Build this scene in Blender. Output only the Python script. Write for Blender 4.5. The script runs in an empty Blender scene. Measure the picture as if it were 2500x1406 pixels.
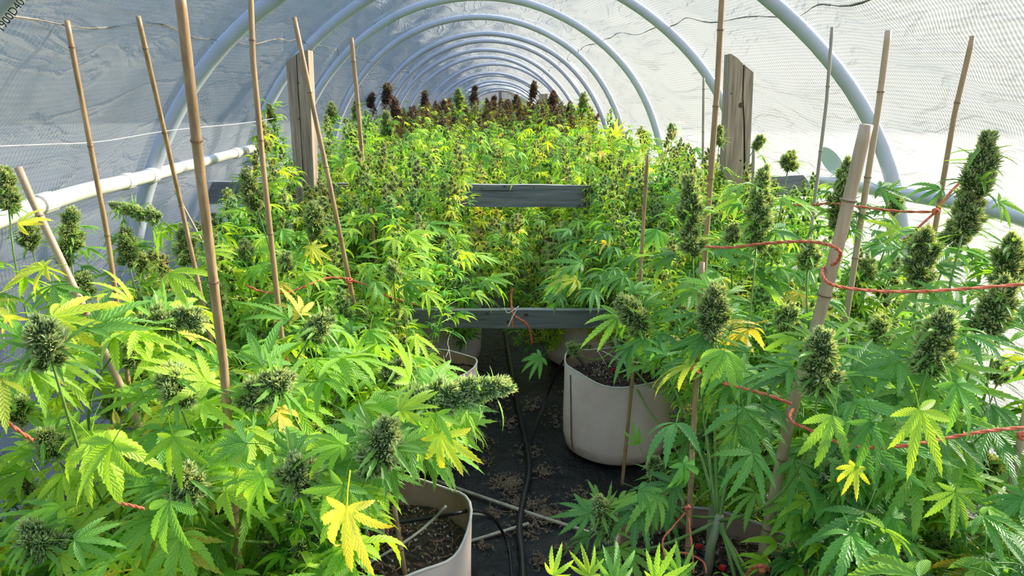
import bpy, math, random
import numpy as np
from mathutils import Vector, Matrix

random.seed(7)
RNG = np.random.default_rng(7)
R = random.random
def U(a, b): return a + (b - a) * random.random()
col = bpy.context.scene.collection
scene = bpy.context.scene

# ------------------------------------------------------------------ camera
F = 1800.0
CAM = Vector((0.0, 0.0, 1.27))
PITCH = math.atan((703 - 236) / F)
YAW = math.radians(1.43)
cd = bpy.data.cameras.new('camera'); cam = bpy.data.objects.new('camera', cd); col.objects.link(cam)
cd.sensor_width = 36.0; cd.lens = 36.0 * F / 2500.0; cd.clip_start = 0.02; cd.clip_end = 300
cam.location = CAM
cam.rotation_euler = (math.pi / 2 - PITCH, 0, -YAW)
scene.camera = cam

# ------------------------------------------------------------------ world, sun, exposure
world = bpy.data.worlds.new('world'); scene.world = world; world.use_nodes = True
wn = world.node_tree; wn.nodes.clear()
sky = wn.nodes.new('ShaderNodeTexSky'); sky.sky_type = 'NISHITA'; sky.sun_disc = False
sky.sun_elevation = math.radians(27); sky.sun_rotation = math.radians(68); sky.altitude = 300
sky.air_density = 1.0; sky.dust_density = 0.1; sky.ozone_density = 1.0
bg = wn.nodes.new('ShaderNodeBackground'); bg.inputs[1].default_value = 0.70
wo = wn.nodes.new('ShaderNodeOutputWorld')
hz = wn.nodes.new('ShaderNodeVectorMath'); hz.operation = 'MULTIPLY'; hz.inputs[1].default_value = (1.16, 1.02, 0.95)   # thin autumn haze warms the blue
wn.links.new(sky.outputs[0], hz.inputs[0]); wn.links.new(hz.outputs[0], bg.inputs[0]); wn.links.new(bg.outputs[0], wo.inputs[0])

SUN_EL, SUN_AZ = math.radians(27), math.radians(68)      # azimuth measured from +Y towards +X
sd = bpy.data.lights.new('sun', 'SUN'); sun = bpy.data.objects.new('sun', sd); col.objects.link(sun)
sd.energy = 17; sd.color = (1.0, 0.88, 0.73); sd.angle = math.radians(9)
sdir = Vector((math.cos(SUN_EL) * math.sin(SUN_AZ), math.cos(SUN_EL) * math.cos(SUN_AZ), math.sin(SUN_EL)))
sun.rotation_euler = sdir.to_track_quat('Z', 'Y').to_euler(); sun.location = sdir * 20

vs = scene.view_settings
vs.view_transform = 'Standard'; vs.look = 'None'; vs.gamma = 1.0; vs.use_curve_mapping = False
vs.exposure = 0.82
scene.cycles.max_bounces = 8; scene.cycles.diffuse_bounces = 4; scene.cycles.transmission_bounces = 5
scene.cycles.transparent_max_bounces = 10; scene.cycles.use_denoising = True
scene.cycles.caustics_reflective = False; scene.cycles.caustics_refractive = False

# ------------------------------------------------------------------ picture <-> place
c_, s_ = math.cos(PITCH), math.sin(PITCH)
FWD = Vector((math.sin(YAW) * c_, math.cos(YAW) * c_, -s_)); RT = Vector((math.cos(YAW), -math.sin(YAW), 0)); UP = RT.cross(FWD)
def ray(x, y): return FWD + RT * ((x - 1250) / F) - UP * ((y - 703) / F)
def atY(x, y, Y): r = ray(x, y); return CAM + r * (Y / r.y)
def atd(x, y, d): return CAM + ray(x, y) * d
def atz(x, y, z): r = ray(x, y); return CAM + r * ((z - CAM.z) / r.z)
def proj(p):
    d = p - CAM; z = d.dot(FWD)
    if z < 0.05: return (-9999, -9999, z)
    return (1250 + F * d.dot(RT) / z, 703 - F * d.dot(UP) / z, z)

# ------------------------------------------------------------------ materials
def nodes(m):
    m.use_nodes = True; nt = m.node_tree; nt.nodes.clear(); return nt, nt.nodes, nt.links
def N(nt, t, **kw):
    n = nt.nodes.new(t)
    for k, v in kw.items():
        if k.startswith('i_'): n.inputs[int(k[2:])].default_value = v
        else: setattr(n, k, v)
    return n
def ramp(nt, stops):
    r = nt.nodes.new('ShaderNodeValToRGB'); e = r.color_ramp.elements
    while len(e) > 1: e.remove(e[-1])
    e[0].position, e[0].color = stops[0][0], (*stops[0][1], 1)
    for p, c in stops[1:]:
        x = e.new(p); x.color = (*c, 1)
    return r
def noise(nt, scale, detail=3, rough=0.5, stretch=None, coord='Object'):
    tc = N(nt, 'ShaderNodeTexCoord'); mp = N(nt, 'ShaderNodeMapping')
    if stretch: mp.inputs['Scale'].default_value = stretch
    nz = N(nt, 'ShaderNodeTexNoise'); nz.inputs['Scale'].default_value = scale
    nz.inputs['Detail'].default_value = detail; nz.inputs['Roughness'].default_value = rough
    nt.links.new(tc.outputs[coord], mp.inputs[0]); nt.links.new(mp.outputs[0], nz.inputs['Vector'])
    return nz
def simple(name, stops, scale=20, rough=0.6, stretch=None, bump=0.0, detail=4, coord='Object', metallic=0.0):
    m = bpy.data.materials.new(name); nt, ns, lk = nodes(m)
    nz = noise(nt, scale, detail, 0.6, stretch, coord); rp = ramp(nt, stops)
    lk.new(nz.outputs[0], rp.inputs[0])
    b = N(nt, 'ShaderNodeBsdfPrincipled'); b.inputs['Roughness'].default_value = rough
    b.inputs['Metallic'].default_value = metallic
    lk.new(rp.outputs[0], b.inputs['Base Color'])
    if bump:
        bp = N(nt, 'ShaderNodeBump'); bp.inputs['Strength'].default_value = bump; bp.inputs['Distance'].default_value = 0.004
        lk.new(nz.outputs[0], bp.inputs['Height']); lk.new(bp.outputs[0], b.inputs['Normal'])
    o = N(nt, 'ShaderNodeOutputMaterial'); lk.new(b.outputs[0], o.inputs[0])
    return m

def leaf_material(name, trans, rough, gloss, veins=True):
    m = bpy.data.materials.new(name); nt, ns, lk = nodes(m)
    at = N(nt, 'ShaderNodeVertexColor'); at.layer_name = 'Col'
    oi = N(nt, 'ShaderNodeObjectInfo')
    mul = N(nt, 'ShaderNodeMix', data_type='RGBA', blend_type='MULTIPLY'); mul.inputs[0].default_value = 1
    lk.new(at.outputs[0], mul.inputs[6]); lk.new(oi.outputs['Color'], mul.inputs[7])
    colr = mul.outputs[2]; nrm = None
    if veins:
        uv = N(nt, 'ShaderNodeUVMap'); uv.uv_map = 'UVMap'; sp = N(nt, 'ShaderNodeSeparateXYZ'); lk.new(uv.outputs[0], sp.inputs[0])
        a = N(nt, 'ShaderNodeMath', operation='SUBTRACT'); a.inputs[1].default_value = 0.5; lk.new(sp.outputs[0], a.inputs[0])
        ab = N(nt, 'ShaderNodeMath', operation='ABSOLUTE'); lk.new(a.outputs[0], ab.inputs[0])
        k = N(nt, 'ShaderNodeMath', operation='MULTIPLY_ADD'); k.inputs[1].default_value = -22.0
        v = N(nt, 'ShaderNodeMath', operation='MULTIPLY'); v.inputs[1].default_value = 75.0; lk.new(sp.outputs[1], v.inputs[0])
        lk.new(ab.outputs[0], k.inputs[0]); lk.new(v.outputs[0], k.inputs[2])
        sn = N(nt, 'ShaderNodeMath', operation='SINE'); lk.new(k.outputs[0], sn.inputs[0])
        rib = N(nt, 'ShaderNodeMath', operation='LESS_THAN'); rib.inputs[1].default_value = 0.035; lk.new(ab.outputs[0], rib.inputs[0])
        ribc = N(nt, 'ShaderNodeMix', data_type='RGBA', blend_type='MIX'); ribc.inputs[7].default_value = (0.36, 0.50, 0.14, 1)
        rf = N(nt, 'ShaderNodeMath', operation='MULTIPLY'); rf.inputs[1].default_value = 0.45; lk.new(rib.outputs[0], rf.inputs[0])
        sm = N(nt, 'ShaderNodeMath', operation='MULTIPLY_ADD'); sm.inputs[1].default_value = 0.09; sm.inputs[2].default_value = 0.93; lk.new(sn.outputs[0], sm.inputs[0])
        mv = N(nt, 'ShaderNodeVectorMath', operation='SCALE'); lk.new(colr, mv.inputs[0]); lk.new(sm.outputs[0], mv.inputs['Scale'])
        lk.new(rf.outputs[0], ribc.inputs[0]); lk.new(mv.outputs[0], ribc.inputs[6])
        colr = ribc.outputs[2]
        bp = N(nt, 'ShaderNodeBump'); bp.inputs['Strength'].default_value = 0.35; bp.inputs['Distance'].default_value = 0.002
        lk.new(sn.outputs[0], bp.inputs['Height']); nrm = bp.outputs[0]
    b = N(nt, 'ShaderNodeBsdfPrincipled'); b.inputs['Roughness'].default_value = rough
    b.inputs['Specular IOR Level'].default_value = gloss
    lk.new(colr, b.inputs['Base Color'])
    t = N(nt, 'ShaderNodeBsdfTranslucent')
    tcx = N(nt, 'ShaderNodeVectorMath', operation='MULTIPLY'); tcx.inputs[1].default_value = (1.9, 1.6, 0.6)
    lk.new(colr, tcx.inputs[0]); lk.new(tcx.outputs[0], t.inputs[0])
    if nrm: lk.new(nrm, b.inputs['Normal']); lk.new(nrm, t.inputs['Normal'])
    mx = N(nt, 'ShaderNodeMixShader'); mx.inputs[0].default_value = trans
    lk.new(b.outputs[0], mx.inputs[1]); lk.new(t.outputs[0], mx.inputs[2])
    o = N(nt, 'ShaderNodeOutputMaterial'); lk.new(mx.outputs[0], o.inputs[0])
    return m

def plastic_material(name):
    m = bpy.data.materials.new(name); nt, ns, lk = nodes(m)
    uv = N(nt, 'ShaderNodeUVMap'); uv.uv_map = 'UVMap'
    big = N(nt, 'ShaderNodeTexNoise'); big.inputs['Scale'].default_value = 1.6; big.inputs['Detail'].default_value = 3
    mp = N(nt, 'ShaderNodeMapping'); mp.inputs['Scale'].default_value = (1.0, 0.45, 1); mp.inputs['Rotation'].default_value = (0, 0, 0.5)
    lk.new(uv.outputs[0], mp.inputs[0]); lk.new(mp.outputs[0], big.inputs['Vector'])
    cre = N(nt, 'ShaderNodeTexNoise'); cre.inputs['Scale'].default_value = 2.6; cre.inputs['Detail'].default_value = 5; cre.inputs['Distortion'].default_value = 0.8
    mp2 = N(nt, 'ShaderNodeMapping'); mp2.inputs['Scale'].default_value = (0.7, 2.2, 1); mp2.inputs['Rotation'].default_value = (0, 0, -0.5)
    lk.new(uv.outputs[0], mp2.inputs[0]); lk.new(mp2.outputs[0], cre.inputs['Vector'])
    a = N(nt, 'ShaderNodeMath', operation='SUBTRACT'); a.inputs[1].default_value = 0.5; lk.new(cre.outputs[0], a.inputs[0])
    ab = N(nt, 'ShaderNodeMath', operation='ABSOLUTE'); lk.new(a.outputs[0], ab.inputs[0])
    mn = N(nt, 'ShaderNodeMath', operation='MINIMUM'); mn.inputs[1].default_value = 0.05; lk.new(ab.outputs[0], mn.inputs[0])
    # woven grid
    sp = N(nt, 'ShaderNodeSeparateXYZ'); lk.new(uv.outputs[0], sp.inputs[0])
    def wave(out, per, wob):
        w = N(nt, 'ShaderNodeMath', operation='MULTIPLY_ADD'); w.inputs[1].default_value = 6.2832 / per
        q = N(nt, 'ShaderNodeMath', operation='MULTIPLY'); q.inputs[1].default_value = wob; lk.new(big.outputs[0], q.inputs[0])
        lk.new(out, w.inputs[0]); lk.new(q.outputs[0], w.inputs[2])
        s = N(nt, 'ShaderNodeMath', operation='SINE'); lk.new(w.outputs[0], s.inputs[0]); return s.outputs[0]
    w1 = wave(sp.outputs[0], 0.0155, 26); w2 = wave(sp.outputs[1], 0.017, 10)
    w2s = N(nt, 'ShaderNodeMath', operation='MULTIPLY'); w2s.inputs[1].default_value = 0.35; lk.new(w2, w2s.inputs[0])
    ws = N(nt, 'ShaderNodeMath', operation='ADD'); lk.new(w1, ws.inputs[0]); lk.new(w2s.outputs[0], ws.inputs[1])
    h1 = N(nt, 'ShaderNodeMath', operation='MULTIPLY_ADD'); h1.inputs[1].default_value = 5.0; lk.new(mn.outputs[0], h1.inputs[0])
    bs = N(nt, 'ShaderNodeMath', operation='MULTIPLY'); bs.inputs[1].default_value = 2.6; lk.new(big.outputs[0], bs.inputs[0]); lk.new(bs.outputs[0], h1.inputs[2])
    h2 = N(nt, 'ShaderNodeMath', operation='MULTIPLY_ADD'); h2.inputs[1].default_value = 0.018; lk.new(ws.outputs[0], h2.inputs[0]); lk.new(h1.outputs[0], h2.inputs[2])
    bp = N(nt, 'ShaderNodeBump'); bp.inputs['Strength'].default_value = 0.8; bp.inputs['Distance'].default_value = 0.05
    lk.new(h2.outputs[0], bp.inputs['Height'])
    tr = N(nt, 'ShaderNodeBsdfTranslucent'); tr.inputs[0].default_value = (0.165, 0.175, 0.165, 1)
    df = N(nt, 'ShaderNodeBsdfPrincipled'); df.inputs['Base Color'].default_value = (0.42, 0.45, 0.47, 1); df.inputs['Roughness'].default_value = 0.32
    tp = N(nt, 'ShaderNodeBsdfTransparent'); tp.inputs[0].default_value = (0.93, 0.95, 0.96, 1)
    lk.new(bp.outputs[0], tr.inputs['Normal']); lk.new(bp.outputs[0], df.inputs['Normal'])
    m1 = N(nt, 'ShaderNodeMixShader'); m1.inputs[0].default_value = 0.30; lk.new(tr.outputs[0], m1.inputs[1]); lk.new(df.outputs[0], m1.inputs[2])
    fr = N(nt, 'ShaderNodeMath', operation='MULTIPLY_ADD'); fr.inputs[1].default_value = -0.19; fr.inputs[2].default_value = 0.34; lk.new(ws.outputs[0], fr.inputs[0])
    m2 = N(nt, 'ShaderNodeMixShader'); lk.new(fr.outputs[0], m2.inputs[0]); lk.new(m1.outputs[0], m2.inputs[1]); lk.new(tp.outputs[0], m2.inputs[2])
    o = N(nt, 'ShaderNodeOutputMaterial'); lk.new(m2.outputs[0], o.inputs[0])
    return m

M = {}
M['leaf'] = leaf_material('leaf', 0.42, 0.42, 0.35)
M['small_leaf'] = leaf_material('small_leaf', 0.42, 0.45, 0.35, veins=False)
M['bud'] = leaf_material('bud', 0.30, 0.7, 0.15, veins=False)
M['stem'] = simple('green_stem', [(0.2, (0.10, 0.20, 0.03)), (0.8, (0.22, 0.34, 0.08))], 30, 0.5, (1, 1, 0.2))
M['trunk'] = simple('woody_stem', [(0.2, (0.20, 0.22, 0.10)), (0.8, (0.42, 0.42, 0.26))], 40, 0.7, (1, 1, 0.15), 0.4)
M['bamboo'] = simple('bamboo', [(0.2, (0.17, 0.10, 0.045)), (0.5, (0.36, 0.225, 0.11)), (0.85, (0.58, 0.41, 0.23))], 9, 0.45, (9, 9, 0.8), 0.1)
M['bamboo_pale'] = simple('bamboo_pale', [(0.2, (0.32, 0.22, 0.13)), (0.55, (0.46, 0.33, 0.21)), (0.85, (0.60, 0.47, 0.33))], 9, 0.5, (8, 8, 0.8), 0.1)
M['bamboo_grey'] = simple('bamboo_grey', [(0.2, (0.22, 0.19, 0.15)), (0.85, (0.45, 0.40, 0.33))], 9, 0.6, (9, 9, 0.8), 0.1)
M['node'] = simple('bamboo_node', [(0.2, (0.12, 0.06, 0.03)), (0.85, (0.28, 0.16, 0.09))], 60, 0.6)
M['pvc'] = simple('pvc_pipe', [(0.3, (0.38, 0.41, 0.47)), (0.75, (0.46, 0.49, 0.55))], 6, 0.32)
M['pvc_white'] = simple('pvc_pipe_white', [(0.3, (0.58, 0.56, 0.48)), (0.75, (0.70, 0.67, 0.58))], 5, 0.3)
M['wood'] = simple('weathered_wood', [(0.25, (0.08, 0.055, 0.035)), (0.45, (0.26, 0.195, 0.135)), (0.62, (0.40, 0.31, 0.22)), (0.8, (0.56, 0.46, 0.34))], 5, 0.8, (14, 14, 0.7), 0.8, 6)
M['board'] = simple('weathered_board', [(0.25, (0.07, 0.075, 0.08)), (0.45, (0.155, 0.16, 0.165)), (0.62, (0.21, 0.215, 0.215)), (0.85, (0.33, 0.325, 0.31))], 5, 0.8, (0.6, 10, 10), 0.8, 6)
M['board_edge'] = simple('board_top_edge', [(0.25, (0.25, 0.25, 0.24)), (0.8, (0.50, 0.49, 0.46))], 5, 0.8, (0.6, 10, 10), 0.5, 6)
M['crack'] = simple('dark_crack', [(0.2, (0.008, 0.006, 0.005)), (0.8, (0.03, 0.022, 0.018))], 30, 0.9)
M['knot'] = simple('wood_knot', [(0.2, (0.03, 0.02, 0.012)), (0.8, (0.10, 0.07, 0.045))], 60, 0.8)
M['felt'] = simple('felt', [(0.2, (0.56, 0.40, 0.33)), (0.45, (0.76, 0.60, 0.52)), (0.75, (0.86, 0.73, 0.66))], 4, 0.95, None, 0.25, 8)
def stain_foot(m):
    nt = m.node_tree; b = [n for n in nt.nodes if n.type == 'BSDF_PRINCIPLED'][0]; src = b.inputs['Base Color'].links[0].from_socket
    tc = N(nt, 'ShaderNodeTexCoord'); sp = N(nt, 'ShaderNodeSeparateXYZ'); nt.links.new(tc.outputs['Object'], sp.inputs[0])
    nz = noise(nt, 9, 5, 0.65, (1, 1, 1.6)); k = N(nt, 'ShaderNodeMath', operation='MULTIPLY_ADD'); k.inputs[1].default_value = -3.2; k.inputs[2].default_value = 0.08
    nt.links.new(sp.outputs[2], k.inputs[0]); ad = N(nt, 'ShaderNodeMath', operation='ADD'); nt.links.new(k.outputs[0], ad.inputs[0]); nt.links.new(nz.outputs[0], ad.inputs[1])
    rp = ramp(nt, [(0.42, (0, 0, 0)), (0.62, (1, 1, 1))]); nt.links.new(ad.outputs[0], rp.inputs[0])
    mx = N(nt, 'ShaderNodeMix', data_type='RGBA'); mx.inputs[7].default_value = (0.30, 0.19, 0.13, 1)
    q = N(nt, 'ShaderNodeMath', operation='MULTIPLY'); q.inputs[1].default_value = 0.7; nt.links.new(rp.outputs[0], q.inputs[0])
    nt.links.new(q.outputs[0], mx.inputs[0]); nt.links.new(src, mx.inputs[6]); nt.links.new(mx.outputs[2], b.inputs['Base Color'])
stain_foot(M['felt'])
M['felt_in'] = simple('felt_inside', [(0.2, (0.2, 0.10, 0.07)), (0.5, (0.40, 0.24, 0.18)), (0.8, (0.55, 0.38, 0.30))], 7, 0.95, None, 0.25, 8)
M['felt_dark'] = simple('felt_stain', [(0.3, (0.10, 0.065, 0.05)), (0.7, (0.22, 0.15, 0.12))], 20, 0.95)
M['rim'] = simple('felt_rim', [(0.2, (0.48, 0.42, 0.38)), (0.8, (0.68, 0.62, 0.58))], 30, 0.9)
M['soil'] = simple('soil', [(0.35, (0.010, 0.007, 0.005)), (0.52, (0.045, 0.028, 0.018)), (0.66, (0.10, 0.06, 0.035)), (0.78, (0.30, 0.25, 0.21))], 85, 0.95, None, 1.0, 6)
M['chip'] = simple('husk', [(0.3, (0.11, 0.055, 0.03)), (0.7, (0.36, 0.20, 0.12))], 120, 0.9)
M['perlite'] = simple('perlite', [(0.3, (0.4, 0.37, 0.34)), (0.7, (0.7, 0.67, 0.63))], 120, 0.9)
M['litter'] = simple('dry_litter', [(0.3, (0.10, 0.068, 0.042)), (0.7, (0.34, 0.25, 0.165))], 60, 0.9)
M['dry'] = simple('dry_stem', [(0.3, (0.28, 0.25, 0.20)), (0.7, (0.55, 0.50, 0.40))], 30, 0.8)
M['twine'] = simple('orange_twine', [(0.3, (0.50, 0.085, 0.035)), (0.7, (0.80, 0.22, 0.11))], 90, 0.75, None, 0.5)
M['string'] = simple('white_string', [(0.3, (0.55, 0.52, 0.46)), (0.7, (0.8, 0.78, 0.72))], 90, 0.8)
M['hose'] = simple('black_hose', [(0.3, (0.006, 0.006, 0.007)), (0.7, (0.016, 0.016, 0.018))], 30, 0.38)
M['red'] = simple('red_emitter', [(0.3, (0.45, 0.01, 0.01)), (0.7, (0.6, 0.02, 0.02))], 30, 0.4)
M['print'] = simple('black_print', [(0.3, (0.01, 0.01, 0.01)), (0.7, (0.03, 0.03, 0.03))], 30, 0.6)
M['seam'] = simple('seam_dirt', [(0.35, (0.10, 0.085, 0.065)), (0.7, (0.30, 0.27, 0.22))], 22, 0.8)
M['yellow'] = simple('faded_yellow_leaf', [(0.3, (0.5, 0.36, 0.05)), (0.7, (0.7, 0.5, 0.08))], 40, 0.6)
M['fabric'] = None
M['plastic'] = plastic_material('woven_plastic')

def ground_fabric():
    m = bpy.data.materials.new('ground_fabric'); nt, ns, lk = nodes(m)
    n1 = noise(nt, 2.2, 5, 0.6, (1.6, 0.6, 1)); n2 = noise(nt, 14, 6, 0.7)
    rp = ramp(nt, [(0.40, (0.006, 0.007, 0.010)), (0.58, (0.016, 0.015, 0.016)), (0.72, (0.045, 0.032, 0.024))])
    lk.new(n2.outputs[0], rp.inputs[0])
    b = N(nt, 'ShaderNodeBsdfPrincipled'); lk.new(rp.outputs[0], b.inputs['Base Color']); b.inputs['Roughness'].default_value = 0.42
    b.inputs['Specular IOR Level'].default_value = 0.35
    ad = N(nt, 'ShaderNodeMath', operation='MULTIPLY_ADD'); ad.inputs[1].default_value = 4.0; lk.new(n1.outputs[0], ad.inputs[0]); lk.new(n2.outputs[0], ad.inputs[2])
    bp = N(nt, 'ShaderNodeBump'); bp.inputs['Strength'].default_value = 0.6; bp.inputs['Distance'].default_value = 0.03
    lk.new(ad.outputs[0], bp.inputs['Height']); lk.new(bp.outputs[0], b.inputs['Normal'])
    o = N(nt, 'ShaderNodeOutputMaterial'); lk.new(b.outputs[0], o.inputs[0]); return m
M['fabric'] = ground_fabric()
M['field'] = simple('dry_field', [(0.3, (0.045, 0.05, 0.04)), (0.7, (0.085, 0.085, 0.07))], 1.5, 0.95)

# ------------------------------------------------------------------ mesh helpers
class MB:
    def __init__(s): s.v = []; s.f = []; s.uv = []; s.c = []; s.m = []
    def vert(s, p, uv=(0, 0), c=(1, 1, 1)):
        s.v.append((p[0], p[1], p[2])); s.uv.append(uv); s.c.append(c); return len(s.v) - 1
    def face(s, idx, m=0): s.f.append(tuple(idx)); s.m.append(m)
    def tube(s, pts, rad, n=6, m=0, c=(1, 1, 1), cap=True):
        pts = [Vector(p) for p in pts]; k = len(pts)
        if not hasattr(rad, '__len__'): rad = [rad] * k
        t0 = (pts[1] - pts[0]).normalized()
        a = Vector((0, 0, 1)) if abs(t0.z) < 0.9 else Vector((1, 0, 0))
        x = t0.cross(a).normalized(); rings = []
        for i in range(k):
            t = (pts[min(i + 1, k - 1)] - pts[max(i - 1, 0)])
            t = t.normalized() if t.length > 1e-9 else t0
            x = (x - t * x.dot(t)); x = x.normalized() if x.length > 1e-6 else t.orthogonal().normalized()
            y = t.cross(x)
            rings.append([s.vert(pts[i] + (x * math.cos(2 * math.pi * j / n) + y * math.sin(2 * math.pi * j / n)) * rad[i], (j / n, i / k), c) for j in range(n)])
        for i in range(k - 1):
            for j in range(n):
                s.face((rings[i][j], rings[i][(j + 1) % n], rings[i + 1][(j + 1) % n], rings[i + 1][j]), m)
        if cap:
            s.face(rings[0][::-1], m); s.face(rings[-1], m)
    def box(s, M4, lo, hi, m=0):
        P = [M4 @ Vector((x, y, z)) for z in (lo[2], hi[2]) for y in (lo[1], hi[1]) for x in (lo[0], hi[0])]
        i = [s.vert(p) for p in P]
        for q in ((0, 2, 3, 1), (4, 5, 7, 6), (0, 1, 5, 4), (1, 3, 7, 5), (3, 2, 6, 7), (2, 0, 4, 6)): s.face([i[a] for a in q], m)
    def mesh(s, name, mats, smooth=False):
        me = bpy.data.meshes.new(name); me.from_pydata(s.v, [], s.f)
        if not isinstance(mats, (list, tuple)): mats = [mats]
        for q in mats: me.materials.append(q)
        me.polygons.foreach_set('material_index', s.m)
        if smooth: me.polygons.foreach_set('use_smooth', [True] * len(s.f))
        uvl = me.uv_layers.new(name='UVMap')
        li = np.zeros(len(me.loops), dtype=np.int32); me.loops.foreach_get('vertex_index', li)
        uvl.data.foreach_set('uv', np.array(s.uv, dtype=np.float32)[li].ravel())
        ca = me.color_attributes.new('Col', 'FLOAT_COLOR', 'POINT')
        ca.data.foreach_set('color', np.c_[np.array(s.c, dtype=np.float32), np.ones(len(s.c), dtype=np.float32)].ravel())
        me.update(); return me
    def obj(s, name, mats, parent=None, smooth=False, **props):
        return link(name, s.mesh(name, mats, smooth), parent, **props)
def link(name, data, parent=None, **props):
    o = bpy.data.objects.new(name, data); col.objects.link(o)
    if parent is not None: o.parent = parent
    for k, v in props.items(): o[k] = v
    return o
def tag(o, label, cat, group=None):
    o['label'] = label; o['category'] = cat
    if group: o['group'] = group
    return o
def bez(a, b, c, n): return [a.lerp(b, t).lerp(b.lerp(c, t), t) for t in [i / n for i in range(n + 1)]]
def smoothpath(pts, n=6):
    P = [Vector(p) for p in pts]; out = []
    for i in range(len(P) - 1):
        p0, p1, p2, p3 = P[max(i - 1, 0)], P[i], P[i + 1], P[min(i + 2, len(P) - 1)]
        for k in range(n):
            t = k / n
            out.append(0.5 * ((2 * p1) + (p2 - p0) * t + (2 * p0 - 5 * p1 + 4 * p2 - p3) * t * t + (3 * p1 - p0 - 3 * p2 + p3) * t ** 3))
    out.append(P[-1]); return out
def frame(y, z):
    y = y.normalized(); x = y.cross(z)
    x = x.normalized() if x.length > 1e-5 else y.orthogonal().normalized()
    z = x.cross(y); return Matrix((x, y, z)).transposed()

# ------------------------------------------------------------------ tunnel shell and hoops
S, Y2 = 1.6, 2.9
HP = {1: (0.12, 0.32, 1.505), 2: (0.12, 0.32, 1.59), 3: (0.03, 0.45, 1.55), 4: (-0.10, 0.50, 1.52), 5: (-0.13, 0.51, 1.52), 6: (-0.07, 0.48, 1.52),
      7: (-0.07, 0.47, 1.56), 8: (-0.12, 0.40, 1.60), 9: (-0.12, 0.37, 1.60), 10: (0.02, 0.33, 1.58), 11: (-0.02, 0.20, 1.58),
      12: (0.02, 0.22, 1.56), 13: (0.06, 0.12, 1.55), 14: (0.12, 0.10, 1.52), 15: (0.18, 0.02, 1.50), 16: (0.22, 0.0, 1.45)}
NH = 16
def hp(Y):
    n = (Y - Y2) / S + 2; n = min(max(n, 0.0), NH); i = int(math.floor(n)); t = n - i
    a = HP[max(i, 1)]; b = HP[min(max(i + 1, 1), NH)]; t = t * t * (3 - 2 * t)
    return tuple(a[k] * (1 - t) + b[k] * t for k in range(3))
def arc(Y, ang, dr=0.0):
    """ang in degrees from the left ground (-) over the crown (90) to the right"""
    cx, cz, r = hp(Y); r += dr
    if ang < 0: return Vector((cx - r, Y, cz + ang / 90 * 1.5))
    if ang > 180: return Vector((cx + r, Y, cz - (ang - 180) / 90 * 1.5))
    a = math.radians(ang); return Vector((cx - r * math.cos(a), Y, cz + r * math.sin(a)))
ORD = ['', 'first', 'second', 'third', 'fourth', 'fifth', 'sixth', 'seventh', 'eighth', 'ninth', 'tenth', 'eleventh', 'twelfth', 'thirteenth', 'fourteenth', 'fifteenth', 'sixteenth']
def lowangle(Y):
    cx, cz, r = hp(Y); return -(cz) / 1.5 * 90
for n in range(1, NH + 1):
    Y = Y2 + S * (n - 2) + (0.15 if n == 1 else 0); mb = MB(); lo = lowangle(Y)
    pts = [arc(Y, lo + (180 - 2 * lo) * i / 64) for i in range(65)]
    for i, p in enumerate(pts): p.x += 0.006 * math.sin(i * 0.5 + n); p.z = max(p.z, 0.0)
    mb.tube(pts, 0.029, 12)
    o = mb.obj('hoop', M['pvc'], smooth=True)
    extra = {1: 'printed pale PVC hoop at the top left corner, nearest the camera', 2: 'second PVC hoop from the camera, whose feet pass behind both side rails',
             3: 'third PVC hoop from the camera, at the two timber posts'}.get(n, ORD[n] + ' PVC hoop from the camera, arching under the plastic down the tunnel')
    tag(o, extra, 'hoop', 'hoops of the tunnel')
    if n == 1:
        # black batch number printed on the pipe
        cu = bpy.data.curves.new('lettering', 'FONT'); cu.body = '1900D4010'; cu.size = 0.019; cu.extrude = 0.0003
        tmp = bpy.data.objects.new('tmp', cu); col.objects.link(tmp); bpy.context.view_layer.update()
        me = bpy.data.meshes.new_from_object(tmp.evaluated_get(bpy.context.evaluated_depsgraph_get())); bpy.data.objects.remove(tmp)
        me.materials.clear(); me.materials.append(M['print']); lt = bpy.data.objects.new('lettering', me); col.objects.link(lt)
        pa, pb = atY(2, 62, Y), atY(60, -14, Y); t = (pb - pa).normalized()
        out = (CAM - pa).normalized(); out = (out - t * out.dot(t)).normalized()
        mt = Matrix((t, out.cross(t), out)).transposed().to_4x4(); mt.translation = pa + out * 0.030 - out.cross(t) * 0.008
        lt.parent = o; lt.matrix_world = mt

# shell in three sheets divided at the taped seams
def sh_noise(Y, a):
    k = (Y - Y2) / S; ph = k - math.floor(k)
    sag = math.sin(math.pi * ph) ** 2
    w = 0.012 * math.sin(a * 0.31 + Y * 3.1) + 0.010 * math.sin(a * 0.13 - Y * 5.3 + 1.3) + 0.007 * math.sin(a * 0.9 + Y * 1.7) * math.sin(Y * 7 + a * 0.05)
    return 0.033 - sag * 0.035 + sag * w * 1.4
YS = list(np.arange(-0.45, Y2 + S * (NH - 2) + 0.001, 0.08))
AL, AR = 45.0, 129.5
def sheet(name, a0, a1, na, label=None):
    mb = MB(); g = []
    for Y in YS:
        row = []; lo = lowangle(Y)
        A0 = lo if a0 is None else a0; A1 = 180 - lo if a1 is None else a1
        for j in range(na + 1):
            a = A0 + (A1 - A0) * j / na
            p = arc(Y, a, sh_noise(Y, a)); row.append(mb.vert(p, (Y, a * math.radians(1) * 1.6)))
        g.append(row)
    for i in range(len(g) - 1):
        for j in range(na): mb.face((g[i][j], g[i + 1][j], g[i + 1][j + 1], g[i][j + 1]))
    o = mb.obj(name, M['plastic'], smooth=True); o['kind'] = 'structure'; return o
wl = sheet('wall_left', None, AL, 34); ce = sheet('ceiling', AL, AR, 40); wr = sheet('wall_right', AR, None, 34)
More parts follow.
